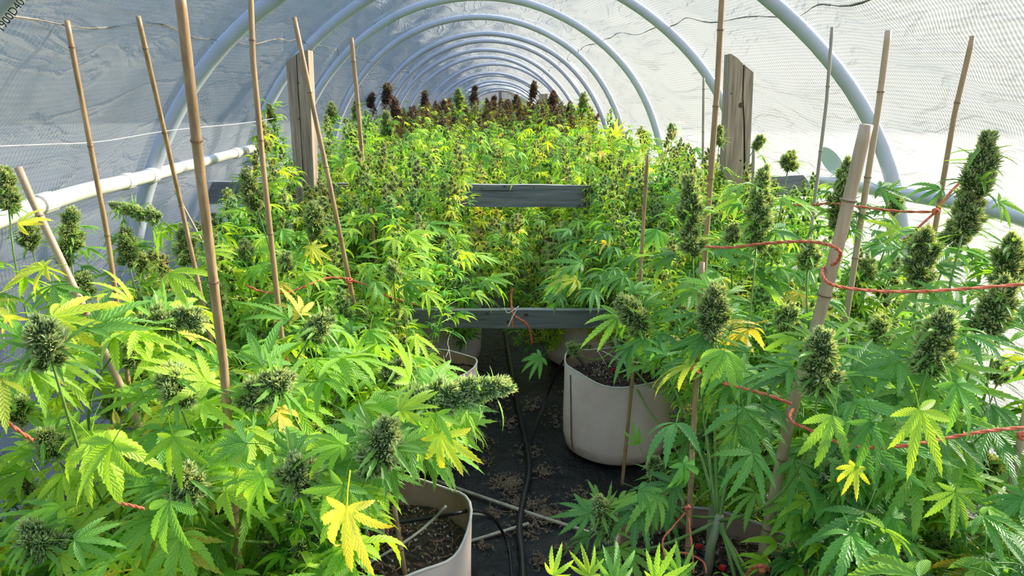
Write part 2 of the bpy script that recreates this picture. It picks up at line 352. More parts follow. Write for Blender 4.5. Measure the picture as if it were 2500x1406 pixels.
for nm, par, ang, ph in (('seam', wl, AL, 0), ('seam', wr, AR, 1)):
    mb = MB(); pts = []
    for Y in YS:
        k = (Y - Y2) / S; q = k - math.floor(k)
        pts.append(arc(Y, ang + 1.6 * math.sin(math.pi * q) * (1 if ph == 0 else -1) + 0.4 * math.sin(Y * 9), sh_noise(Y, ang) - 0.004))
    for i in range(len(pts) - 1):
        mb.tube([pts[i], pts[i + 1]], 0.0014 + 0.0026 * abs(math.sin(i * 0.7) * math.sin(i * 0.23)), 4, cap=False)
    mb.obj(nm, M['seam'], par)
mb = MB(); mb.tube(smoothpath([atY(*q) for q in ((-30, 358, 1.60), (120, 352, 1.80), (250, 345, 2.05), (420, 318, 2.45), (600, 300, 3.1), (690, 285, 3.9))]), 0.0012, 4)
tag(mb.obj('string', M['string']), 'thin white string strung along the left plastic wall above the side rail', 'string')

# round patch on the right wall
pc = atY(2030, 392, 3.35)
best = min((abs(arc(3.35, a).x - pc.x) + abs(arc(3.35, a).z - pc.z), a) for a in [140 + i * 0.25 for i in range(200)])[1]
mb = MB(); rg = []
for i in range(5):
    rg.append([mb.vert(arc(3.35 + 0.10 * i / 4 * math.cos(t) , best + 2.6 * i / 4 * math.sin(t), -0.012)) for t in [2 * math.pi * k / 28 for k in range(28)]])
for i in range(4):
    for k in range(28): mb.face((rg[i][k], rg[i][(k + 1) % 28], rg[i + 1][(k + 1) % 28], rg[i + 1][k]))
M['patch'] = simple('pale_blue_patch', [(0.3, (0.60, 0.72, 0.82)), (0.7, (0.68, 0.78, 0.86))], 6, 0.4)
mb.obj('patch', M['patch'], wr, smooth=True, label='round pale blue tape patch')

# floor and outside ground
def plane(name, x0, x1, y0, y1, z, mat, nx=1, ny=1, amp=0):
    mb = MB(); g = [[mb.vert((x0 + (x1 - x0) * i / nx, y0 + (y1 - y0) * j / ny, z + amp * (math.sin(i * 0.7 + j * 0.31) + math.sin(j * 0.9 - i * 0.2)))) for j in range(ny + 1)] for i in range(nx + 1)]
    for i in range(nx):
        for j in range(ny): mb.face((g[i][j], g[i + 1][j], g[i + 1][j + 1], g[i][j + 1]))
    return mb.obj(name, mat, smooth=True)
fl = plane('floor', -1.62, 1.85, -1.3, 26, 0.0, M['fabric'], 60, 200, 0.0012); fl['kind'] = 'structure'
gr = plane('ground', -60, 60, -40, 80, -0.02, M['field']); gr['kind'] = 'structure'

mb = MB(); rg = []  # invented ring outside the tunnel, added to block bright low sky behind the plastic
for k in range(97):
    a = 2 * math.pi * k / 96; h_ = 15 + 2 * math.sin(a * 3 + 1) + 1.5 * math.sin(a * 11) + 0.8 * math.sin(a * 23 + 2)
    rg.append([mb.vert((rr * math.sin(a), 8 + rr * math.cos(a), zz)) for rr, zz in ((36, -0.1), (40, h_ * 0.55), (46, h_), (54, h_ * 0.9))])
for k in range(96):
    for j in range(3): mb.face((rg[k][j], rg[k + 1][j], rg[k + 1][j + 1], rg[k][j + 1]))
hl = mb.obj('added_sky_blocker', M['field'], smooth=True); hl['kind'] = 'structure'

# end wall with the rolled flap, centre post and wire grid
YE = Y2 + S * (NH - 2) + 0.03
mb = MB(); cx, cz, r = hp(YE - 0.03)
ctr = mb.vert((cx, YE, cz)); rim = [mb.vert(arc(YE - 0.03, a, 0.02) + Vector((0, 0.03, 0))) for a in range(0, 181, 6)]
for i in range(len(rim) - 1): mb.face((ctr, rim[i + 1], rim[i]))
bl = mb.vert((cx - r, YE, 0)); br = mb.vert((cx + r, YE, 0)); mb.face((rim[0], ctr, rim[-1], br, bl))
we = mb.obj('wall_back', M['plastic']); we['kind'] = 'structure'
mb = MB(); pa = [atY(1143, 232, YE - 0.12), atY(1165, 212, YE - 0.12), atY(1195, 207, YE - 0.12), atY(1219, 206, YE - 0.12)]
pb = [atY(1221, 206, YE - 0.12), atY(1245, 218, YE - 0.12), atY(1270, 232, YE - 0.12), atY(1295, 246, YE - 0.12)]
mb.tube(smoothpath(pa), 0.13, 10); mb.tube(smoothpath(pb), 0.15, 10)
tag(mb.obj('rolled_flap', M['pvc_white'], smooth=True), 'rolled white plastic flap over the opening at the far end', 'flap')
pt = atY(1221, 205, YE - 0.3); mb = MB(); mb.box(Matrix.Translation((pt.x, pt.y, 0)), (-0.05, -0.04, 0), (0.05, 0.04, pt.z))
tag(mb.obj('end_post', M['board']), 'grey upright post in the middle of the far end wall', 'post')
mb = MB(); pl = atY(1150, 225, YE - 0.16); pr = atY(1290, 225, YE - 0.16)
for i in range(15):
    x = pl.x + (pr.x - pl.x) * i / 14; mb.tube([(x, YE - 0.16, 0), (x, YE - 0.16, pl.z - abs(i - 7) * 0.03)], 0.006, 4)
for i in range(9):
    z = 0.3 + i * 0.11; mb.tube([(pl.x, YE - 0.16, z), (pr.x, YE - 0.16, z)], 0.006, 4)
tag(mb.obj('wire_panel', M['pvc']), 'pale wire grid panel across the far end wall', 'panel')

# ------------------------------------------------------------------ side rails
def rail(name, pts, rad, mat, coup, label):
    root = link(name, None); tag(root, label, 'pipe')
    P = smoothpath(pts, 8); root.location = P[0]
    def loc(q): return [p - P[0] for p in q]
    mb = MB(); mb.tube(loc(P), rad, 14); mb.obj('pipe', mat, root, smooth=True)
    for f in coup:
        i = int(f * (len(P) - 1)); a, b = P[i], P[min(i + 1, len(P) - 1)]; d = (b - a).normalized()
        mb = MB(); mb.tube(loc([a - d * 0.035, a - d * 0.033, a + d * 0.033, a + d * 0.035]), [rad, rad * 1.2, rad * 1.2, rad], 14)
        mb.obj('coupling', mat, root, smooth=False)
    return root
rail('side_rail', [Vector((-1.25, 0.9, 0.90)), atY(108, 497, 2.0), atY(370, 428, 2.86), atY(612, 364, 4.42), atY(660, 352, 5.4)], 0.024, M['pvc_white'], (0.28, 0.46, 0.52, 0.70, 0.9), 'cream white PVC side rail along the left wall')
rail('side_rail', [Vector((1.42, 1.2, 0.88)), atY(2500, 531, 2.05), atY(2180, 469, 2.66), atY(1990, 440, 3.6)], 0.025, M['pvc'], (0.45, 0.7), 'grey white PVC side rail along the right wall')

# ------------------------------------------------------------------ posts and boards
def slab(mb, poly, Y, d, m=0):
    """poly: points (x, z) anticlockwise seen from the camera; extruded from Y to Y+d"""
    a = [mb.vert((x, Y, z)) for x, z in poly]; b = [mb.vert((x, Y + d, z)) for x, z in poly]; k = len(poly)
    mb.face(a, m); mb.face(b[::-1], m)
    for i in range(k): mb.face((a[i], b[i], b[(i + 1) % k], a[(i + 1) % k]), m)
def X(px, py, Y): p = atY(px, py, Y); return (p.x, p.z)
YP = 3.70
root = link('timber_post', None); tag(root, 'weathered grey timber post left of the aisle with a slanting cut top', 'post')
mb = MB(); tl = X(698, 152, YP); bl = X(722, 480, YP); tr = X(752, 122, YP); brr = X(768, 480, YP)
dx = (bl[0] - tl[0]) / (tl[1] - bl[1]); dxr = (brr[0] - tr[0]) / (tr[1] - brr[1])
mid = X(727, 130, YP); w = 0.026
xs0, xs1 = bl[0] + dx * bl[1], brr[0] + dxr * brr[1]
spl = [(xs0, 0), (xs0 + (xs1 - xs0) * 0.46 - 0.001, 0), ((tl[0] + (tr[0] - tl[0]) * 0.46) - 0.001, X(723, 133, YP)[1]), X(710, 143, YP), tl]
slab(mb, spl, YP, 0.10)
spr = [(xs0 + (xs1 - xs0) * 0.46 + 0.003, 0), (xs1, 0), tr, X(738, 124, YP), ((tl[0] + (tr[0] - tl[0]) * 0.46) + 0.003, X(724, 131, YP)[1])]
slab(mb, spr, YP, 0.10)
mb.obj('beam', M['wood'], root)
mb = MB()
for (x, y, r_) in ((728, 202, 0.006), (731, 290, 0.006), (734, 430, 0.008)):
    p = atY(x, y, YP - 0.001); mb.tube([p, p + Vector((0, 0.004, 0))], r_, 8)
mb.obj('knot', M['knot'], root)
root = link('timber_post', None); tag(root, 'split weathered timber post right of the aisle with a long dark crack', 'post')
mb = MB(); t1 = X(1784, 131, YP); t2 = X(1814, 156, YP); t3 = X(1818, 157, YP); t4 = X(1840, 175, YP)
b1 = X(1770, 430, YP); b2 = X(1815, 430, YP); b3 = X(1819, 430, YP); b4 = X(1829, 430, YP)
def down(t, b): k = (b[0] - t[0]) / (t[1] - b[1]); return (b[0] + k * b[1], 0.0)
slab(mb, [down(t1, b1), down(t2, b2), X(1815, 300, YP), X(1812, 240, YP), t2, X(1800, 141, YP), t1], YP, 0.10)
slab(mb, [down(t3, b3), down(t4, b4), t4, X(1829, 163, YP), t3, X(1815, 240, YP), X(1819, 300, YP)], YP, 0.10)
mb.obj('beam', M['wood'], root)
mb = MB()
for (x, y, r_) in ((1809, 257, 0.013), (1808, 392, 0.005), (1785, 228, 0.004)):
    p = atY(x, y, YP - 0.001); mb.tube([p, p + Vector((0, 0.004, 0))], r_, 9)
mb.obj('knot', M['knot'], root)

def board(label, A, B, h, t, knots=()):
    """A, B: top front corners"""
    root = link('timber_board', None); tag(root, label, 'board', None); root.location = A
    d = B - A; x = d.normalized(); y = Vector((0, 0, 1)).cross(x).normalized(); z = x.cross(y)
    mt = Matrix((x, y, z)).transposed().to_4x4(); L = d.length; mb = MB()
    n = 24; ring = []
    for i in range(n + 1):
        u = L * i / n; w1 = 0.0015 * math.sin(i * 1.3); w2 = 0.0018 * math.sin(i * 0.9 + 1)
        ring.append([mb.vert(mt @ Vector(q)) for q in ((u, 0, w1), (u, t, w1), (u, t, -h + w2), (u, 0, -h + w2))])
    for i in range(n):
        a, b = ring[i], ring[i + 1]
        mb.face((a[0], b[0], b[1], a[1]), 1); mb.face((a[1], b[1], b[2], a[2])); mb.face((a[2], b[2], b[3], a[3])); mb.face((a[3], b[3], b[0], a[0]))
    mb.face(ring[0]); mb.face(ring[-1][::-1]); mb.obj('plank', [M['board'], M['board_edge']], root)
    mb = MB()
    for (u, v, r_, st) in knots:
        p = mt @ Vector((u, -0.0012, -v)); q = mt @ Vector((u, 0.004, -v)); k = len(mb.v); mb.tube([p, q], r_, 8)
        for i in range(k, len(mb.v)):
            vv = Vector(mb.v[i]) - p; mb.v[i] = tuple(p + vv * 1.0 + x * vv.dot(x) * (st - 1))
    if knots: mb.obj('knot', M['knot'], root)
    return root
YB = 3.81
A = atY(498, 444, YB); B = atY(1441, 453, YB); board('long grey board nailed behind the left timber post', A, B, 0.115, 0.038,
      [((atY(x, 470, YB) - A).x, v, r_, st) for x, v, r_, st in ((1176, 0.02, 0.004, 1), (1232, 0.008, 0.006, 1.4), (1303, 0.012, 0.004, 1), (1165, 0.06, 0.006, 1), (1210, 0.030, 0.003, 30), (970, 0.05, 0.01, 1))])
A = atY(1442, 453, YB); B = atY(2040, 424, YB - 0.15); board('grey board running right from the joint past the split post', A, B, 0.105, 0.038)
YL = 2.93
A = atY(1018, 758, YL); B = atY(1562, 757, YL); dd = (B - A).normalized()
A2 = A - dd * 0.55; B2 = B + dd * 0.7
board('low grey board crossing the aisle between the pots', A2, B2, 0.078, 0.036,
      [((atY(x, 770, YL) - A2).x, v, r_, st) for x, v, r_, st in ((1087, 0.006, 0.004, 1), (1285, 0.02, 0.007, 1.5), (1240, 0.05, 0.006, 1), (1190, 0.012, 0.003, 3))])
root = MB(); p = atY(1327, 238, 11.0); root.box(Matrix.Translation((p.x, p.y, 0)), (-0.06, 0, 0), (0.06, 0.05, p.z + 0.05))
tag(root.obj('timber_stub', M['wood']), 'far brown timber stub rising among the dark colas', 'post')

# ------------------------------------------------------------------ pots
POT = []
def pot(x, y, r, h, label, seam=None, dip=0.0, detail=True, soilz=0.27):
    root = link('fabric_pot', None); root.location = (x, y, 0); tag(root, label, 'pot', 'felt pots of the tunnel'); n = 48 if detail else 24
    ph = U(0, 6)
    def wob(a, z): return 1 + 0.022 * math.sin(3 * a + ph) * (z / h) + 0.014 * math.sin(7 * a + ph * 2) * (z / h)
    def rimz(a): return h + 0.014 * math.sin(2 * a + ph) + dip * math.sin(5 * a + ph)
    prof = [(0.0, 0.0), (0.80, 0.0), (0.93, 0.018), (0.985, 0.06), (1.0, 0.14), (1.0, 0.24), (1.01, 1.0)]
    mb = MB(); rings = []
    for (q, zz) in prof[1:]:
        row = []
        for k in range(n):
            a = 2 * math.pi * k / n; z = zz if zz < 0.9 else rimz(a)
            row.append(mb.vert((r * q * wob(a, z) * math.cos(a), r * q * wob(a, z) * math.sin(a), z + 0.003)))
        rings.append(row)
    for i in range(len(rings) - 1):
        for k in range(n): mb.face((rings[i][k], rings[i][(k + 1) % n], rings[i + 1][(k + 1) % n], rings[i + 1][k]))
    mb.face(rings[0][::-1]); mb.obj('body', M['felt'], root, smooth=True)
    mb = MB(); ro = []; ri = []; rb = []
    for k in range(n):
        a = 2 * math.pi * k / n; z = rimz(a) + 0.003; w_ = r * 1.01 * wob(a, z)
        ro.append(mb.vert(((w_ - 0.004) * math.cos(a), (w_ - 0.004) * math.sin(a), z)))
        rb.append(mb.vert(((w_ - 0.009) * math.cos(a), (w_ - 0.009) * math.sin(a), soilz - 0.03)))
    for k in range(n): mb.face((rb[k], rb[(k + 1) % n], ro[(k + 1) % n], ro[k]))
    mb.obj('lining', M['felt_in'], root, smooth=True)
    mb = MB(); pts = []
    for k in range(n + 1):
        a = 2 * math.pi * k / n; z = rimz(a) + 0.002; w_ = r * 1.01 * wob(a, z) - 0.002; pts.append(Vector((w_ * math.cos(a), w_ * math.sin(a), z)))
    mb.tube(pts, 0.0035, 5, cap=False); mb.obj('rim', M['rim'], root, smooth=True)
    mb = MB(); g = []; ns = 10
    for i in range(ns + 1):
        rr = (r - 0.012) * i / ns
        g.append([mb.vert((rr * wob(2 * math.pi * k / n, soilz) * math.cos(2 * math.pi * k / n), rr * wob(2 * math.pi * k / n, soilz) * math.sin(2 * math.pi * k / n), soilz + U(-0.004, 0.006) + 0.012 * (1 - i / ns))) for k in range(n)])
    for i in range(ns):
        for k in range(n): mb.face((g[i][k], g[i + 1][k], g[i + 1][(k + 1) % n], g[i][(k + 1) % n]))
    mb.obj('soil', M['soil'], root, smooth=False)
    if detail:
        mb = MB()
        for k in range(520):
            a = U(0, 6.28); rr = (r - 0.02) * math.sqrt(R()); p = Vector((rr * math.cos(a), rr * math.sin(a), soilz + 0.012 * (1 - rr / r) + 0.004))
            if R() < 0.24:
                s = U(0.0015, 0.003); mb.tube([p, p + Vector((U(-s, s), U(-s, s), s * 1.6))], [s, s * 0.7], 4, 1)
            else:
                d = Vector((U(-1, 1), U(-1, 1), U(-0.1, 0.4))).normalized() * U(0.008, 0.024); e = Vector((U(-1, 1), U(-1, 1), U(0, 0.6))) * 0.004
                mb.tube([p, p + d * 0.5 + e, p + d], [0.0012, 0.0020, 0.0008], 3, 0, cap=False)
        mb.obj('mulch', [M['chip'], M['perlite']], root, kind='stuff')
    if seam is not None:
        mb = MB(); mb.tube([Vector((math.cos(seam + 0.10 * (1 - z / h)) * r * (1.012 if z > 0.05 else 0.985), math.sin(seam + 0.10 * (1 - z / h)) * r * (1.012 if z > 0.05 else 0.985), z)) for z in (0.03, 0.08, 0.15, 0.2, 0.26, h - 0.01)], 0.0025, 5)
        mb.obj('stitching', M['felt_dark'], root)
    POT.append((x, y, r)); return root

COLX = {'LO': -0.80, 'LI': -0.265, 'RI': 0.45, 'RO': 0.97}
COLN = {'LO': 'outer left row', 'LI': 'row left of the aisle', 'RI': 'row right of the aisle', 'RO': 'outer right row'}
ROWS = [0.58, 1.49, 2.52, 3.47, 4.02, 5.0, 5.95, 6.9, 7.85, 8.8, 9.75, 10.7, 11.7]
PLANTS = {}
for ri, Y in enumerate(ROWS):
    for cn, cxx in COLX.items():
        x = cxx; r = 0.2; h = 0.33
        if cn == 'LI' and ri == 1: r = 0.205
        if ri >= 5: x += -0.10 * min(1, (Y - 4) / 4)
        yy = Y - (0.13 if cn in ('RI', 'RO') and ri == 1 else 0)
        if ri == 4: x = {'LO': -1.02, 'LI': -0.52, 'RI': 0.70, 'RO': 1.22}[cn]; yy = 4.02
        if ri == 4: r = 0.15; h = 0.28
        if ri < 7:
            desc = {(1, 'LI'): 'nearest felt pot left of the aisle, brown husks and a dried stem inside',
                    (1, 'RI'): 'nearest felt pot right of the aisle, orange twine hanging into it',
                    (1, 'RO'): 'felt pot at the bottom right behind the thick leaning stake',
                    (2, 'RI'): 'large beige felt pot with a vertical seam right of the aisle',
                    (2, 'LI'): 'felt pot left of the aisle just in front of the low board',
                    (3, 'RI'): 'felt pot right of the aisle just behind the low board',
                    (3, 'LI'): 'felt pot left of the aisle just behind the low board'}.get((ri, cn), 'felt pot of the %s, %s from the camera, under foliage' % (COLN[cn], ORD[ri + 1]))
            pot(x, yy, r, h, desc, seam=(math.radians(205) if (ri, cn) == (2, 'RI') else None), dip=(0.012 if (ri, cn) == (1, 'LI') else 0.004), detail=ri in (1, 2, 3) and cn in ('LI', 'RI', 'RO'))
        PLANTS[(ri, cn)] = Vector((x, yy, 0.27))

# ------------------------------------------------------------------ leaf, bud and branch meshes
def leaflet(mb, org, rot, L, W, bend, fold, nseg, serr, colr, m=0, tipc=None, curl=0.0):
    """serrated blade along local +Y of rot, bending down to -Z"""
    p = Vector((0, 0, 0)); a = 0.0; mid = []; ts = []
    sub = 1.0 / nseg; P = [p.copy()]; A = [0.0]
    for i in range(nseg):
        a += bend / nseg * (0.5 + i / nseg)
        p = p + Vector((curl * L * sub * (i / nseg), math.cos(a) * L * sub, -math.sin(a) * L * sub)); P.append(p.copy()); A.append(a)
    def wprof(t): return W * (math.sin(math.pi * min(1.0, t ** 0.82)) ** 0.85) * (1 - 0.25 * t) if t > 0 else W * 0.06
    def at(t):
        q = min(t * nseg, nseg - 1e-6); i = int(q); f = q - i; return P[i].lerp(P[i + 1], f)
    def cc(t):
        if tipc is None: return colr
        k = min(1, max(0, (t - 0.35) * 1.6)); return tuple(colr[j] * (1 - k) + tipc[j] * k for j in range(3))
    mids = [mb.vert(org + rot @ P[i], (0.5, i / nseg), cc(i / nseg)) for i in range(nseg + 1)]
    for sgn in (-1, 1):
        ed = []; tp = []
        for i in range(nseg):
            t = i / nseg; w = wprof(t) * (0.80 if serr else 1.0); q = at(t)
            ed.append(mb.vert(org + rot @ (q + Vector((sgn * w, 0, w * fold))), (0.5 + sgn * 0.5, t), cc(t)))
            if serr:
                t2 = t + 0.86 / nseg; w2 = wprof(min(0.97, t + 0.5 / nseg)) * 1.06; q2 = at(min(t2, 0.999))
                tp.append(mb.vert(org + rot @ (q2 + Vector((sgn * w2, 0, w2 * fold))), (0.5 + sgn * 0.5, t2), cc(t2)))
        for i in range(nseg):
            last = i == nseg - 1
            if serr:
                f1 = (mids[i], mids[i + 1], tp[i], ed[i]) if not last else (mids[i], mids[i + 1], ed[i])
                mb.face(f1 if sgn < 0 else f1[::-1], m)
                if not last:
                    f2 = (mids[i + 1], ed[i + 1], tp[i]); mb.face(f2 if sgn < 0 else f2[::-1], m)
            else:
                f1 = (mids[i], mids[i + 1], ed[i + 1], ed[i]) if not last else (mids[i], mids[i + 1], ed[i])
                mb.face(f1 if sgn < 0 else f1[::-1], m)
def rotz(a): return Matrix.Rotation(a, 3, 'Z')
def rotx(a): return Matrix.Rotation(a, 3, 'X')
def roty(a): return Matrix.Rotation(a, 3, 'Y')
def fan(mb, org, rot, L, n, nseg, serr, rnd, colr=(1, 1, 1), m=0, pet=0.45, wr=0.088, bendm=0.7, tipc=None, petc=(0.8, 0.85, 0.7)):
    hub = org + rot @ Vector((0, pet * L, -0.04 * L))
    if pet > 0:
        mb.tube([org, org + rot @ Vector((0, pet * L * 0.5, 0.02 * L)), hub], [0.010 * L, 0.008 * L, 0.009 * L], 4, m, petc, cap=False)
    spec = {7: [(0, 1), (27, .92), (-27, .92), (57, .70), (-57, .70), (98, .36), (-98, .36)],
            5: [(0, 1), (30, .86), (-30, .86), (68, .5), (-68, .5)], 3: [(0, 1), (36, .7), (-36, .7)], 1: [(0, 1)],
            9: [(0, 1), (22, .95), (-22, .95), (45, .82), (-45, .82), (72, .55), (-72, .55), (110, .28), (-110, .28)]}[n]
    for ang, l in spec:
        rr = rot @ rotz(math.radians(-ang + rnd.uniform(-5, 5))) @ rotx(rnd.uniform(-0.25, 0.12)) @ roty(rnd.uniform(-0.35, 0.35))
        leaflet(mb, hub, rr, L * l * rnd.uniform(0.9, 1.06), L * wr * (0.62 + 0.38 * l), bendm * rnd.uniform(0.4, 1.5), rnd.uniform(0.1, 0.55), nseg, serr, colr, m, tipc, rnd.uniform(-0.12, 0.12))

FAN = []
for i in range(16):
    rnd = random.Random(100 + i); mb = MB()
    fan(mb, Vector((0, 0, 0)), Matrix.Identity(3), 1.0, [7, 7, 5, 7, 7, 5, 7, 9][i % 8], 10, True, rnd, bendm=0.35 + 0.9 * (i / 15))
    FAN.append(mb.mesh('leaf', M['leaf'], True))
FANY = []
for i in range(3):
    rnd = random.Random(140 + i); mb = MB()
    fan(mb, Vector((0, 0, 0)), Matrix.Identity(3), 1.0, [7, 5, 5][i], 9, True, rnd, bendm=1.2, tipc=(1.15, 0.8, 0.6))
    FANY.append(mb.mesh('leaf', M['leaf'], True))
FANS = []   # light version for farther plants
for i in range(8):
    rnd = random.Random(200 + i); mb = MB()
    fan(mb, Vector((0, 0, 0)), Matrix.Identity(3), 1.0, [5, 7, 5, 7][i % 4], 5, False, rnd, bendm=0.6 + 0.1 * i, wr=0.085)
    FANS.append(mb.mesh('leaf', M['small_leaf'], True))

def bract(mb, p, d, L, W, colb, colt, rnd, m=0):
    s = d.orthogonal().normalized(); s = (Matrix.Rotation(rnd.uniform(0, 6.28), 3, d) @ s); u = d.cross(s)
    c1 = u * rnd.uniform(-0.5, 0.5) + s * rnd.uniform(-0.3, 0.3); q = p + d * L * 0.55 + c1 * L * 0.25; t = p + d * L + c1 * L * rnd.uniform(0.3, 0.95)
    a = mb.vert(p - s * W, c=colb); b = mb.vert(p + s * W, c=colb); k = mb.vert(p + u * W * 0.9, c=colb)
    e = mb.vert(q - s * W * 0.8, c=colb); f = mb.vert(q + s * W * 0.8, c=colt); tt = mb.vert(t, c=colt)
    mb.face((a, k, e), m); mb.face((k, b, f, e), m); mb.face((e, f, tt), m)
def budshape(mb, org, axis, Rr, L, nb, nsug, rnd, bm=0, lm=1, bl=0.42, bw=0.055, dens_tip=True, tone=1.0, core=(0.05, 0.085, 0.03)):
    rot = frame(axis.orthogonal(), axis)      # z = axis
    def prof(t):
        lobes = 1 + 0.14 * math.sin(t * L / Rr * 2.6 + 0.8)
        return Rr * (math.sin(math.pi * min(1, 0.10 + 0.88 * t)) ** 0.5) * lobes * (1.0 - 0.30 * t)
    rings = []
    for i in range(7):
        t = i / 6; rr = prof(t) * 0.70; rings.append([mb.vert(org + rot @ Vector((rr * math.cos(k * 1.0472), rr * math.sin(k * 1.0472), L * t * 0.95)), c=core) for k in range(6)])
    for i in range(6):
        for k in range(6): mb.face((rings[i][k], rings[i][(k + 1) % 6], rings[i + 1][(k + 1) % 6], rings[i + 1][k]), bm)
    for i in range(nb):
        t = (i + 0.5) / nb; t = t if not dens_tip else 1 - (1 - t) ** 1.15; a = i * 2.39996 + rnd.uniform(-0.4, 0.4); rr = prof(t)
        o = Vector((math.cos(a), math.sin(a), 0)); p = o * rr * 0.72 + Vector((0, 0, L * t * 0.96))
        d = (o * (1.0 - 0.55 * t) + Vector((0, 0, 0.35 + 0.9 * t)) + Vector((rnd.uniform(-.4, .4), rnd.uniform(-.4, .4), rnd.uniform(-.3, .3)))).normalized()
        g = rnd.random() * tone
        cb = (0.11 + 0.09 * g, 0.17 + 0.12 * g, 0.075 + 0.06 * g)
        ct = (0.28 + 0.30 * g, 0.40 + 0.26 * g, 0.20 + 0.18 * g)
        if rnd.random() < 0.12: ct = (0.66, 0.62, 0.40); cb = (0.3, 0.33, 0.15)
        if rnd.random() < 0.02: ct = (0.45, 0.26, 0.12)
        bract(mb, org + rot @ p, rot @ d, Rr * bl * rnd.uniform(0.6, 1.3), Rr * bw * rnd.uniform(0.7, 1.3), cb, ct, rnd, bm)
    for i in range(nsug):
        t = rnd.uniform(0.0, 0.75); a = i * 2.39996 + rnd.uniform(-0.3, 0.3); rr = prof(t) * 0.6
        o = Vector((math.cos(a), math.sin(a), 0)); y = (o + Vector((0, 0, rnd.uniform(-0.25, 0.75)))).normalized()
        g = rnd.uniform(0.8, 1.15); leaflet(mb, org + rot @ (o * rr + Vector((0, 0, L * t))), rot @ frame(y, Vector((0, 0, 1))), Rr * rnd.uniform(0.9, 1.9), Rr * 0.13, rnd.uniform(0.1, 1.2), 0.4, 5, False, (0.10 * g, 0.27 * g, 0.045 * g), lm, None, rnd.uniform(-.2, .2))
def cola(mb, org, axis, Rr, L, nlobe, nbr, nsug, rnd, tone=1.0, bl=0.66, bw=0.105, irregular=0.25):
    """flower head: lobes packed round the stem, each a tuft of curling bracts"""
    rot = frame(axis.orthogonal(), axis)
    for i in range(nlobe):
        t = (i + 0.5) / nlobe; a = i * 2.39996 + rnd.uniform(-.3, .3)
        env = (math.sin(math.pi * min(1, 0.16 + 0.80 * t)) ** 0.6) * (1 - 0.25 * t) * (1 + rnd.uniform(-irregular, irregular))
        o = Vector((math.cos(a), math.sin(a), 0)); lr = Rr * rnd.uniform(0.42, 0.56) * (0.65 + 0.35 * env)
        p = o * Rr * 0.50 * env + Vector((0, 0, L * t * 0.92)); d = (o * (0.95 - 0.6 * t) + Vector((0, 0, 0.45 + 0.8 * t))).normalized()
        budshape(mb, org + rot @ (p - d * lr * 0.5), rot @ d, lr, lr * rnd.uniform(1.5, 2.1), nbr, 0, rnd, 0, 1, bl=bl, bw=bw, tone=tone)
    for i in range(nsug):
        t = rnd.uniform(0.0, 0.85); a = i * 2.39996 + rnd.uniform(-0.3, 0.3); o = Vector((math.cos(a), math.sin(a), 0))
        y = (o + Vector((0, 0, rnd.uniform(-0.35, 0.8)))).normalized(); g = rnd.uniform(1.0, 1.5); ll = Rr * rnd.uniform(1.0, 2.3)
        leaflet(mb, org + rot @ (o * Rr * 0.35 + Vector((0, 0, L * t))), rot @ frame(y, Vector((0, 0, 1))), ll, ll * 0.075, rnd.uniform(0.1, 1.2), 0.45, 6, True, (0.115 * g, 0.235 * g, 0.045 * g), 1, None, rnd.uniform(-.2, .2))
BUD = {}
for kind, Lf, nl, ns in (('ball', 1.05, 11, 18), ('tall', 1.9, 19, 30), ('long', 3.1, 30, 44)):
    BUD[kind] = []
    for i in range(4):
        mb = MB(); cola(mb, Vector((0, 0, 0)), Vector((0, 0, 1)), 0.5, Lf, nl, 105, ns, random.Random(300 + i + len(kind)))
        BUD[kind].append((mb.mesh('bud', [M['bud'], M['small_leaf']], False), Lf))

